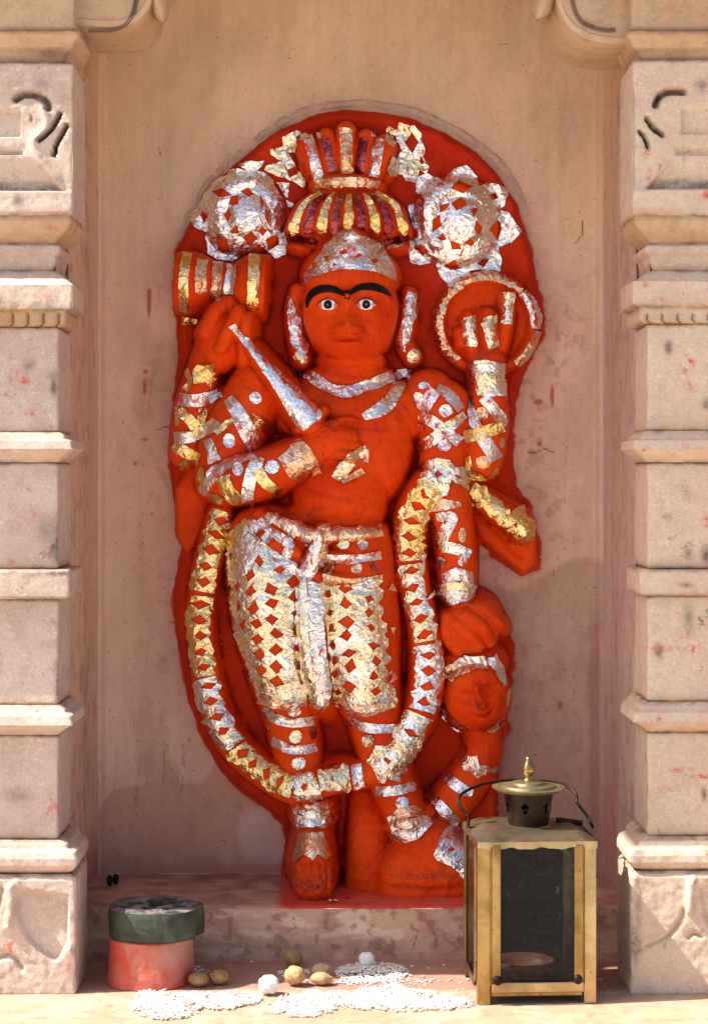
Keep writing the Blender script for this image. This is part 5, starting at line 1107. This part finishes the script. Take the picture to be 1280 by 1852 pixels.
def lathe(bm, prof_, cx=0, cy=0, seg=40, wob=0.0):
    rows = []
    for r, z in prof_:
        rows.append([bm.verts.new((cx+r*math.cos(a)*(1+wob*math.sin(3*a+1)), cy+r*math.sin(a)*(1+wob*math.sin(3*a+1)), z+wob*r*0.3*math.sin(2*a))) for a in np.linspace(0, 2*math.pi, seg, endpoint=False)])
    for a, b_ in zip(rows[:-1], rows[1:]):
        for i in range(seg): bm.faces.new((a[i], a[(i+1) % seg], b_[(i+1) % seg], b_[i]))
    if prof_[0][0] > 1e-4: bm.faces.new(rows[0][::-1])
    if prof_[-1][0] > 1e-4: bm.faces.new(rows[-1])
fu, fh = plat_pt(971, 1817); LW = 0.1275; LD = 0.125; LH = 0.176
rot = R(3.2)
front = W(fu, PLAT_V, fh); ctr = front+Vector((-math.sin(rot), math.cos(rot), 0))*(LD/2)
LAN = empty('lantern', (ctr.x, ctr.y, PZ0+.0004), rot); tag(LAN, 'tarnished brass lantern with dark sooty glass and onion finial, at the right', 'lantern')
def part(name, bm, m, parent=LAN, smooth=False, sharp=None):
    me = bm_mesh(bm, name, smooth)
    if sharp: me.set_sharp_from_angle(angle=R(sharp))
    return linkl(name, me, m, parent)
hw, hd = LW/2, LD/2; zb, zt = 0.018, 0.172
for sx in (-1, 1):
    for sy in (-1, 1):
        bm = bmesh.new(); zz = 0.0 if sy < 0 else 0.0; pw = 0.0130
        x0, x1 = sorted((sx*hw, sx*(hw-pw))); y0, y1 = sorted((sy*hd, sy*(hd-0.0012))); box(bm, x0, x1, y0, y1, zz, zt, .0003)
        x0, x1 = sorted((sx*hw+sx*.0002, sx*(hw-0.0012))); y0, y1 = sorted((sy*(hd-.0014), sy*(hd-pw))); box(bm, x0, x1, y0, y1, zz, zt, .0003)
        part('corner_post', bm, M['brass2'] if sx > 0 else M['brass'])
        # door stiles standing in front of the panes
door = None
for sx in (-1, 1):
    bm = bmesh.new(); x0, x1 = sorted((sx*(hw-0.0140), sx*(hw-0.0240))); box(bm, x0, x1, -hd-.0034, -hd-.0010, 0.0245, zt-.001, .0006)
    xr = sx*(hw-0.0136); box(bm, min(xr, xr+sx*.0009), max(xr, xr+sx*.0009), -hd-.0044, -hd-.001, 0.0215, zt-.002, .0003)
    o_ = part('door_stile', bm, M['brass']); door = door or o_
bm = bmesh.new(); box(bm, -hw+.0140, hw-.0140, -hd-.0042, -hd-.0012, 0.0135, 0.0242, .0008); part('door_rail', bm, M['brass2'], door)
bm = bmesh.new(); box(bm, -hw+.0148, hw-.0148, -hd+.0008, -hd+.004, 0.0085, 0.0128, .0006); part('bottom_rail', bm, M['brass'])
for sx in (-1, 1):
    bm = bmesh.new(); lathe(bm, [(0.0005, 0.0), (0.0052, 0.0002), (0.0046, 0.0018), (0.001, 0.0026)], seg=18)
    for v in bm.verts: v.co = Vector((v.co.x+sx*(hw-.0205), -hd-.0043-v.co.z, v.co.y+.0270))
    part('latch_button', bm, M['soot'], door, True)
# panes
bm = bmesh.new(); box(bm, -hw+.022, hw-.022, -hd-.0006, -hd+.0004, 0.0245, zt-.001); part('glass_pane', bm, M['glass'], door)
for sx in (-1, 1):
    bm = bmesh.new(); x = sx*(hw-.0012); box(bm, x-.0005, x+.0005, -hd+.013, hd-.013, 0.022, zt-.002); part('glass_pane', bm, M['glass'])
    bm = bmesh.new(); x = sx*hw; box(bm, min(x, x+sx*.0022), max(x, x+sx*.0022), -hd+.0135, -hd+.024, 0.022, zt-.002, .0004); box(bm, min(x, x+sx*.0022), max(x, x+sx*.0022), hd-.024, hd-.0135, 0.022, zt-.002, .0004)
    box(bm, min(x, x+sx*.002), max(x, x+sx*.002), -hd+.0242, hd-.0242, 0.014, 0.0235, .0004); part('side_frame', bm, M['brass'])
bm = bmesh.new(); box(bm, -hw+.0146, hw-.0146, hd-.0016, hd-.0006, 0.014, zt-.002); part('back_plate', bm, M['inner'])
bm = bmesh.new(); box(bm, -hw+.0016, hw-.0016, -hd+.0042, hd-.002, 0.0125, 0.0138); part('floor_plate', bm, M['inner'])
# top sheet: lip and shallow pyramid, a bit crumpled
bm = bmesh.new(); n_ = 24; g = []
for j in range(n_+1):
    row = []
    for i in range(n_+1):
        x = -1+2*i/n_; y = -1+2*j/n_; e = max(abs(x), abs(y)); z = zt+.0015+0.008*min(1, (1-e)/.25)
        z += 0.0016*math.sin(5*x+2*y)*math.sin(4*y-1)*(1-e)+0.0006*math.sin(17*x)*math.cos(13*y)
        row.append(bm.verts.new((x*(hw+.0008), y*(hd+.0008), z)))
    g.append(row)
for j in range(n_):
    for i in range(n_): bm.faces.new((g[j][i], g[j][i+1], g[j+1][i+1], g[j+1][i]))
top = part('top_plate', bm, M['dull'], LAN, True, 40)
bm = bmesh.new()
for a, b_, c, d in ((-hw-.001, hw+.001, -hd-.0024, -hd-.0012), (-hw-.001, hw+.001, hd+.0012, hd+.0024), (-hw-.0024, -hw-.0012, -hd-.001, hd+.001), (hw+.0012, hw+.0024, -hd-.001, hd+.001)):
    r_ = bmesh.ops.create_grid(bm, x_segments=30, y_segments=2, size=.5)
    horiz = (b_-a) > (d-c)
    for v in r_['verts']:
        s_, q_ = v.co.x, v.co.y
        w2 = 0.0007*math.sin(s_*23+a*90)+.0004*math.sin(s_*51)
        if horiz: v.co = Vector((a+(b_-a)*(s_+.5), (c+d)/2+w2*.5, zt-.0045+(q_+.5)*.0072+(w2*1.4 if q_ < 0 else 0)))
        else: v.co = Vector(((a+b_)/2+w2*.5, c+(d-c)*(s_+.5), zt-.0045+(q_+.5)*.0072+(w2*1.4 if q_ < 0 else 0)))
part('top_lip', bm, M['brass2'], top, True)
# chimney with pierced flowers
zc = zt+.0085
def chim(a, z):
    r = 0.0218+(z-zc)/0.040*0.0060; return Vector((r*math.cos(a), r*math.sin(a), z))
bm = bmesh.new(); na, nz = 132, 34; G_ = [[bm.verts.new(chim(2*math.pi*i/na, zc+.040*j/nz)) for i in range(na)] for j in range(nz+1)]
for j in range(nz):
    for i in range(na):
        a = (i+.5)/na*2*math.pi; z = (j+.5)/nz*.040; hole = False
        for k in range(6):
            ac = (k+.22)*math.pi/3; da = (a-ac+math.pi) % (2*math.pi)-math.pi; x = da*.0255
            for ox, oz, rr in ((-.0022, .0235, .0021), (.0022, .0235, .0021), (0, .0265, .0018), (0, .0185, .0024)):
                if (x-ox)**2+(z-oz)**2 < rr*rr: hole = True
        if not hole: bm.faces.new((G_[j][i], G_[j][(i+1) % na], G_[j+1][(i+1) % na], G_[j+1][i]))
ch = part('chimney', bm, M['soot'], LAN, True)
bm = bmesh.new(); lathe(bm, [(0.0228, zc-.0006), (0.0240, zc+.0004), (0.0226, zc+.0016), (0.0216, zc+.0016)]); part('chimney_collar', bm, M['brass2'], ch, True)
z1 = zc+.040
bm = bmesh.new(); lathe(bm, [(0.0, z1-.001), (0.036, z1-.0012), (0.0402, z1+.0022), (0.0404, z1+.0028), (0.036, z1+.0030), (0.030, z1+.0024), (0.0290, z1+.0048), (0.0240, z1+.0056), (0.0190, z1+.0058), (0.0180, z1+.0082), (0.010, z1+.0092), (0.0, z1+.0094)], seg=64, wob=.008); cap_ = part('chimney_cap', bm, brass('dull_cap_brass', (0.17, 0.14, 0.07), (0.40, 0.34, 0.19), (0.10, 0.08, 0.045), 0.42, 0.9), LAN, True, 50)
z2 = z1+.0092
bm = bmesh.new(); lathe(bm, [(0.0068, z2-.0004), (0.0058, z2+.0018), (0.0036, z2+.0040), (0.0044, z2+.0062), (0.0064, z2+.0080), (0.0072, z2+.0118), (0.0066, z2+.0158), (0.0046, z2+.0200), (0.0030, z2+.0240), (0.0026, z2+.0262), (0.0, z2+.0268)], seg=28); part('finial', bm, M['brass'], cap_, True)
# hinge tubes and wire handle
for sx in (-1, 1):
    bm = bmesh.new(); y = hd*.25; tube(bm, [(sx*(hw-.001), y, zt+.0075), (sx*(hw-.030), y, zt+.0115)], .0030, 14); part('hinge_tube', bm, M['brass'] if sx < 0 else M['soot'], top, True, 40)
bm = bmesh.new(); y = hd*.25
hp = smooth_path([(-hw+.006, y, zt+.006), (-hw-.0008, y, zt+.0055), (-hw-.001, y+.004, zt+.016), (-hw-.0095, y+.012, zt+.026), (-hw-.0075, y+.022, zt+.036), (-hw+.012, y+.034, zt+.044), (-.030, y+.040, zt+.0485), (0, y+.042, zt+.0495), (.030, y+.040, zt+.0480), (hw-.014, y+.034, zt+.044), (hw-.004, y+.022, zt+.036), (hw-.004, y+.012, zt+.028), (hw+.006, y+.006, zt+.014), (hw+.0105, y-.004, zt+.003)], 7)
tube(bm, hp, .0017, 10); part('wire_handle', bm, M['soot'], LAN, True)
# clay oil lamp inside
bm = bmesh.new(); lathe(bm, [(0.0, 0.0), (0.017, 0.0005), (0.030, 0.012), (0.034, 0.020), (0.0325, 0.0215), (0.029, 0.014), (0.015, 0.005), (0.0, 0.0042)], seg=40)
for v in bm.verts:
    v.co.y *= .92
lp = link('oil_lamp', bm_mesh(bm, 'oil_lamp', True), plain('sooty_terracotta', (0.26, 0.10, 0.05), 0.55, 0, 0.4, 50)); lp.location = (ctr.x-.006, ctr.y-.010, PZ0+.0145)
tag(lp, 'small clay oil lamp bowl inside the brass lantern', 'oil lamp')

# ---- stones at the left
def blob_stone(name, fn, nu=110, nv=46):
    a = np.linspace(0, 2*np.pi, nu, endpoint=False); t = np.linspace(0, 1, nv); A, T = np.meshgrid(a, t); P = fn(A, T); idx = np.arange(nu*nv).reshape(nv, nu)
    q = np.stack([idx[:-1], np.roll(idx[:-1], -1, 1), np.roll(idx[1:], -1, 1), idx[1:]], -1).reshape(-1, 4)
    return mesh_np(name, P.reshape(-1, 3), q, True)
su, sh = plat_pt(273, 1773); SX, SY = (su-CX)*S, -sh*S
rp_ = 68.5*S
def ped(A, T):
    # side from the ground up, then over the top
    s = np.clip(T/.62, 0, 1); top = np.clip((T-.62)/.38, 0, 1)
    cn = np.cos(A)*60+200; sn = np.sin(A)*60+200
    r = rp_*(1+.035*np.sin(2*A+.6)+.02*np.sin(5*A))*(1.02-.06*s-.03*np.sin(s*3.1))*(1-top)**.9*(1-.10*(T > .6)*(1-top))
    r = r+.0022*(fbm(cn, sn+s*90, 18, 4, 501)-.5)*(1-top); z = .0008+s*.0515+top*.0015+.0012*(fbm(cn*(1-top), sn, 20, 3, 503)-.5)
    return np.stack([SX+r*np.cos(A), SY+r*np.sin(A), PZ0+z], -1)
mr, n, b = mat('worn_red_paint'); vec = objcoord(n); a1 = noise(n, 30, 7, .7, vec, .5); a2 = noise(n, 16, 4, .6, vec)
c = mix(n, ramp(n, a1.outputs[0], [(0.4, 0.0), (0.62, 1.0)]).outputs[0], (0.52, 0.065, 0.035), (0.56, 0.15, 0.10)); c = mix(n, ramp(n, a2.outputs[0], [(0.5, 0.0), (0.66, 0.8)]).outputs[0], c, (0.50, 0.27, 0.22)); c = mix(n, ramp(n, noise(n, 70, 6, .75, vec).outputs[0], [(0.62, 0.0), (0.7, 0.8)]).outputs[0], c, (0.16, 0.10, 0.08))
n.links.new(c, b.inputs['Base Color']); b.inputs['Roughness'].default_value = .6; bump(n, b, [(a1.outputs[0], .8, .003), (noise(n, 260, 5, .7, vec).outputs[0], .7, .001)])
o = link('pedestal_stone', blob_stone('pedestal_stone', ped), mr); tag(o, 'squat round red painted stone under the dark green slab', 'stone')
rt_ = 75*S; TH = .031
du = 8*S
def top_slab(A, T):
    under = np.clip(T/.16, 0, 1); s = np.clip((T-.16)/.34, 0, 1); top = np.clip((T-.5)/.5, 0, 1)
    rad = rt_*(1+.03*np.sin(2*A+2)+.018*np.sin(5*A+1))
    notch = np.exp(-((A-6.02)/.14)**2)*.10*(1-s*.7)         # chipped lower right edge
    rad = rad*(1-notch)
    front_flat = np.exp(-(((A-4.45+np.pi) % (2*np.pi)-np.pi)/.55)**4)*.03; rad = rad*(1-front_flat)
    r = rad*np.where(T < .16, .55+.45*under, np.where(T < .5, 1-.03*(2*s-1)**4, (1-.02)*(1-top)))
    z = np.where(T < .16, .0, np.where(T < .5, s*TH, TH+.0016*np.sin(np.clip(top*3, 0, 1.57))))
    X = r*np.cos(A); Y = r*np.sin(A)
    z = z+(T > .1)*.0012*(fbm(X/S+200, Y/S+200+s*40, 22, 4, 511)-.5)
    # cup holes in the top
    for hx, hy, hr in ((-.022, .006, .0075), (-.002, .017, .0085), (.002, .001, .009), (.022, .010, .007), (-.006, -.017, .0072), (.028, -.008, .006), (-.032, -.010, .006), (.016, -.022, .005), (.014, .028, .006)):
        z = z-np.where(top > 0, .0105*np.exp(-(np.hypot(X-hx, Y-hy)/hr)**4), 0)
    r2 = .0015*(fbm(A*30+50, z/S+80, 16, 4, 513)-.5)*(T < .5)*(T > .05)
    return np.stack([SX+du+X+r2*np.cos(A), SY+Y+r2*np.sin(A), PZ0+.0535+z+0.0*X], -1)
mg, n, b = mat('dark_green_painted_stone'); vec = objcoord(n); a1 = noise(n, 26, 7, .7, vec, .5); geo = N(n, 'ShaderNodeNewGeometry'); sx_ = N(n, 'ShaderNodeSeparateXYZ'); n.links.new(geo.outputs['Normal'], sx_.inputs[0])
c = mix(n, ramp(n, a1.outputs[0], [(0.4, 0.0), (0.62, 1.0)]).outputs[0], (0.016, 0.026, 0.016), (0.058, 0.082, 0.052))
c = mix(n, ramp(n, noise(n, 22, 6, .7, vec).outputs[0], [(0.56, 0.0), (0.64, 0.7)]).outputs[0], c, (0.03, 0.03, 0.028)); rn = noise(n, 28, 5, .6, vec, .4)
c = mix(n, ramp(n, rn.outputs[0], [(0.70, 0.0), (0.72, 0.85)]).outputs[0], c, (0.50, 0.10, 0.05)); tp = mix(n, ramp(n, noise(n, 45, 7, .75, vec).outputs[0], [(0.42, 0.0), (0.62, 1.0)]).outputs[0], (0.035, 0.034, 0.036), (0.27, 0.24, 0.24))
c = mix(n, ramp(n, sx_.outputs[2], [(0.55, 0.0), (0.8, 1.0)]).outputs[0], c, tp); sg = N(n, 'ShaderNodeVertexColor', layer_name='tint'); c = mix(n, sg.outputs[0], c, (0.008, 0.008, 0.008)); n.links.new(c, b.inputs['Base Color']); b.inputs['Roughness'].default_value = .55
bump(n, b, [(a1.outputs[0], .7, .003), (noise(n, 240, 6, .75, vec).outputs[0], .9, .0012)])
me = blob_stone('cupped_stone', top_slab, 220, 150); cc_ = np.zeros(len(me.vertices)*3, np.float32); me.vertices.foreach_get('co', cc_); cc_ = cc_.reshape(-1, 3)
X_, Y_ = cc_[:, 0]-SX-du, cc_[:, 1]-SY; so_ = np.zeros(len(cc_))
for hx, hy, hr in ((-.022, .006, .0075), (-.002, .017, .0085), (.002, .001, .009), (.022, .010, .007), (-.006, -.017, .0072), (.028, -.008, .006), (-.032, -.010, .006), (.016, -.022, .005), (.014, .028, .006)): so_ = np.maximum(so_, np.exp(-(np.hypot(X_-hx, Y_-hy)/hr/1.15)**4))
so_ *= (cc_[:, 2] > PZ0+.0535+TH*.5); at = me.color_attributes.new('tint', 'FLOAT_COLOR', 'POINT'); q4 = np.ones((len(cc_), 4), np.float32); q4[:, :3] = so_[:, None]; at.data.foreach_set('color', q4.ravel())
o = link('cupped_stone', me, mg); tag(o, 'thick round dark green slab with small hollows, resting on the red stone', 'stone')

# ---- nuts, almond, white lumps
def lump(name, px, py, rx, ry, rz, m, label, cat, rough_=.06, sc=9, seed=0, almond=0, rot_=0, cube=0, group=None):
    """px,py: photo position of the lowest visible point; radii in photo px"""
    u, h = plat_pt(px, py); k = 1-h/DD; rx, ry, rz = rx*S*k, ry*S*k, rz*S*k
    a = np.linspace(0, 2*np.pi, 56, endpoint=False); t = np.linspace(0.001, np.pi-.001, 34); A, T = np.meshgrid(a, t)
    x = np.sin(T)*np.cos(A); y = np.sin(T)*np.sin(A); z = np.cos(T)
    if cube: q = (np.abs(x)**3+np.abs(y)**3+np.abs(z)**3)**(-1/3); q = 1+(q-1)*cube; x, y, z = x*q, y*q, z*q
    d = 1+rough_*2*(fbm(x*40+z*23+100, y*40-z*31+100, sc*1.6, 4, 600+seed)-.5)+rough_*.8*np.abs(fbm(x*40+100+z*15, y*40+100+z*21, sc*.5, 2, 640+seed)-.5)
    if almond: w_ = 1-almond*np.clip(x, 0, 1)**1.5; y = y*w_; z = z*w_
    c, s = math.cos(rot_), math.sin(rot_); X, Z = x*rx*d, z*rz*d; Y = y*ry*d
    X, Z = X*c-Z*s, X*s+Z*c
    pos = np.stack([X, Y, Z-Z.min()+.0003], -1); idx = np.arange(A.size).reshape(A.shape)
    q = np.stack([idx[:-1], idx[1:], np.roll(idx[1:], -1, 1), np.roll(idx[:-1], -1, 1)], -1).reshape(-1, 4)
    me = mesh_np(name, pos.reshape(-1, 3), q, True); o = link(name, me, m); o.location = ((u-CX)*S, -h*S, PZ0+.0004); tag(o, label, cat, group); return o
def nutmat(name, c1, c2, c3):
    m, n, b = mat(name); vec = objcoord(n); a = noise(n, 110, 6, .7, vec, .6); c = mix(n, ramp(n, a.outputs[0], [(0.38, 0.0), (0.6, 1.0)]).outputs[0], c1, c2); c = mix(n, ramp(n, noise(n, 240, 5, .7, vec).outputs[0], [(0.56, 0.0), (0.68, 0.8)]).outputs[0], c, c3)
    n.links.new(c, b.inputs['Base Color']); b.inputs['Roughness'].default_value = .5; bump(n, b, [(a.outputs[0], .8, .002), (noise(n, 500, 4, .7, vec).outputs[0], .5, .0006)]); return m
M['nut'] = nutmat('betel_nut_brown', (0.30, 0.14, 0.05), (0.44, 0.25, 0.11), (0.14, 0.065, 0.03)); M['nut2'] = nutmat('pale_nut_shell', (0.46, 0.28, 0.11), (0.56, 0.38, 0.18), (0.22, 0.12, 0.05)); M['nut3'] = nutmat('olive_nut_shell', (0.27, 0.16, 0.055), (0.38, 0.25, 0.10), (0.16, 0.09, 0.04))
M['almond'] = nutmat('almond_shell', (0.48, 0.28, 0.13), (0.55, 0.36, 0.19), (0.30, 0.16, 0.075)); M['almond2'] = nutmat('dusty_almond_shell', (0.42, 0.30, 0.20), (0.52, 0.40, 0.28), (0.3, 0.2, 0.13))
m, n, b = mat('sugar_white'); b.inputs['Base Color'].default_value = (.80, .80, .82, 1); b.inputs['Roughness'].default_value = .55; b.inputs['Subsurface Weight'].default_value = .0; vec = objcoord(n); bump(n, b, [(noise(n, 130, 6, .7, vec).outputs[0], .6, .002)]); M['sugar'] = m
lump('nut', 359, 1785, 18, 15, 12.5, M['nut'], 'wrinkled tan betel nut nearest the red stone', 'nut', .11, 9, 1)
lump('nut', 396, 1781, 18, 15, 12.5, M['nut'], 'wrinkled brown betel nut with small dark pits, second from the red stone', 'nut', .11, 9, 2)
lump('nut', 530, 1749, 17, 15, 15, M['nut3'], 'dark olive brown nut behind the pale one, near the riser', 'nut', .07, 10, 3)
lump('nut', 533, 1783, 18.5, 16, 16, M['nut2'], 'pale golden knobbly nut beside the unshelled almond', 'nut', .16, 8, 4)
lump('almond', 583, 1782, 22, 14, 11.5, M['almond'], 'whole almond in smooth tan shell in front of the dusty one', 'almond', .02, 12, 5, .75)
lump('almond', 580, 1765, 17, 12, 11, M['almond2'], 'dusty greyish almond partly hidden behind the tan almond', 'almond', .03, 12, 6, .5, .25)
lump('sweet', 486, 1799, 17.5, 16, 16, M['sugar'], 'knobbly white sugar lump in the sun at the shadow edge', 'sweet', .15, 8, 7, cube=.5)
lump('sweet', 663, 1752, 14, 13, 13.5, M['sugar'], 'white sugar lump sitting on the shaded rice heap', 'sweet', .13, 8, 8, cube=.6)
# two black pebbles in the back left corner of the ledge
def ledge_pt(px, py): h = DD*(1-(FLOOR_V-CY)/(py-CY)); return CX+(px-CX)*(1-h/DD), h
for i, (px, py, lb) in enumerate(((199, 1603, 'left one of two small black seeds in the corner of the ledge'), (210, 1601, 'right one of two small black seeds in the corner of the ledge'))):
    u, h = ledge_pt(px, py); o = lump('seed', px, 1780, 6, 6, 11, M['black'], lb, 'seed', .1, 9, 20+i); o.location = ((u-CX)*S, -h*S, (CY-FLOOR_V)*S+Z0)
# ---- rice
m, n, b = mat('rice'); oi = N(n, 'ShaderNodeNewGeometry'); c = mix(n, oi.outputs['Random Per Island'], (0.74, 0.72, 0.68), (0.86, 0.85, 0.82)); n.links.new(c, b.inputs['Base Color']); b.inputs['Roughness'].default_value = .4; M['rice'] = m
def grain(sc=1.0):
    L_, w_ = .0023*sc, .00105*sc; V_ = []; ns = 7
    for i, t in enumerate(np.linspace(-1, 1, 5)):
        r = w_*math.sqrt(max(1-(t*.93)**2, .04))
        for k in range(6): V_.append((t*L_, r*math.cos(k*math.pi/3), r*.85*math.sin(k*math.pi/3)))
    F_ = [(i*6+k, i*6+(k+1) % 6, (i+1)*6+(k+1) % 6, (i+1)*6+k) for i in range(4) for k in range(6)]
    return np.array(V_), F_
GV_, GF_ = grain(); GF_ = np.array(GF_)
RR = np.random.default_rng(91)
pts = []
def patch(cx, cy, rx, ry, n_, z=0.0006, den=.48, seed=0):
    c = 0; tries = 0
    while c < n_ and tries < n_*12:
        tries += 1; a = RR.uniform(0, 6.283); r = math.sqrt(RR.random()); x = cx+rx*r*math.cos(a); y = cy+ry*r*math.sin(a)
        if vnoise(np.array([x/15+seed]), np.array([y/7.+seed*3]), 700+seed)[0]*.42+.30*(1-r)+.34*RR.random() < den: continue
        pts.append((x, y, z+abs(RR.normal(0, .0011)))); c += 1
patch(300, 1822, 66, 24, 900, seed=1); patch(275, 1812, 38, 18, 400, seed=2); patch(345, 1806, 30, 10, 200, seed=9); patch(415, 1808, 58, 14, 520, seed=3); patch(400, 1818, 40, 10, 260, seed=10); patch(545, 1822, 66, 20, 800, seed=4); patch(575, 1806, 50, 12, 420, seed=5)
patch(620, 1812, 60, 16, 500, seed=11); patch(720, 1812, 110, 20, 1500, seed=6); patch(700, 1795, 62, 12, 500, seed=7); patch(810, 1816, 46, 12, 360, seed=8)
for i in range(900):
    a = RR.uniform(0, 6.283); r = RR.random()**.7; pts.append((672+66*r*math.cos(a), 1760+19*r*math.sin(a), .0006+.0065*max(0, 1-r*1.15)*RR.uniform(.4, 1)))
for (x, y, rx, ry, n_) in ((357, 1757, 16, 7, 30), (508, 1762, 12, 6, 16), (558, 1758, 8, 5, 8), (640, 1778, 60, 4, 60), (730, 1776, 60, 6, 40)):
    for i in range(n_): pts.append((x+rx*RR.normal()*.6, y+ry*RR.normal()*.6, .0006+abs(RR.normal(0, .0003))))
def grains(name, pts):
    V_, F_, o = [], [], 0
    for (px, py, z) in pts:
        if py < 1738: continue
        u, h = plat_pt(px, py); a = RR.uniform(0, 6.28); tl = RR.normal(0, .18); s_ = RR.uniform(.8, 1.15)
        ca, sa = math.cos(a), math.sin(a); v = GV_*s_; z_ = v[:, 2]+v[:, 0]*math.sin(tl); x = v[:, 0]*ca-v[:, 1]*sa; y = v[:, 0]*sa+v[:, 1]*ca
        V_.append(np.stack([x+(u-CX)*S, y-h*S, z_+PZ0+z+.0005], -1)); F_.append(GF_+o); o += len(v)
    return mesh_np(name, np.concatenate(V_), np.concatenate(F_), True)
o = link('rice', grains('rice', pts), M['rice']); tag(o, 'scattered white rice grains in patches and a small heap on the platform', 'rice', kind='stuff')
# stray grains
for i, (x, y) in enumerate([(775, 1752), (802, 1746), (812, 1774), (826, 1792), (838, 1790), (700, 1783), (770, 1782), (455, 1740), (205, 1830), (540, 1791), (262, 1838), (832, 1778), (1100, 1795), (1085, 1772), (455, 1832), (610, 1845), (180, 1812), (745, 1748)]):
    g_ = link('rice_grain', grains('rice_grain', [(0, 1800, 0)]), M['rice']); u, h = plat_pt(x, y); u0, h0 = plat_pt(0, 1800); g_.data.transform(Matrix.Translation((-(u0-CX)*S, h0*S, -PZ0))); g_.location = ((u-CX)*S, -h*S, PZ0); tag(g_, 'single stray white rice grain lying apart on the platform', 'rice grain', 'stray rice grains')
# foil crumbs on the ledge near the toe
for i, (x, y, lb) in enumerate(((603, 1632, 'crumpled silver foil crumb at the ledge edge beside the foot'), (628, 1624, 'thin flat silver foil crumb behind the crumpled one on the ledge'))):
    bm = bmesh.new(); r_ = bmesh.ops.create_grid(bm, x_segments=5, y_segments=4, size=.5)
    for v in r_['verts']: v.co = Vector((v.co.x*(.011-.002*i), v.co.y*.007, .0008+abs(RR.normal(0, .0014 if i == 0 else .0005))))
    o = link('foil_crumb', bm_mesh(bm, 'foil_crumb'), M['S']); u, h = ledge_pt(x, y); o.location = ((u-CX)*S, -h*S, (CY-FLOOR_V)*S+Z0+.001); tag(o, lb, 'foil crumb')
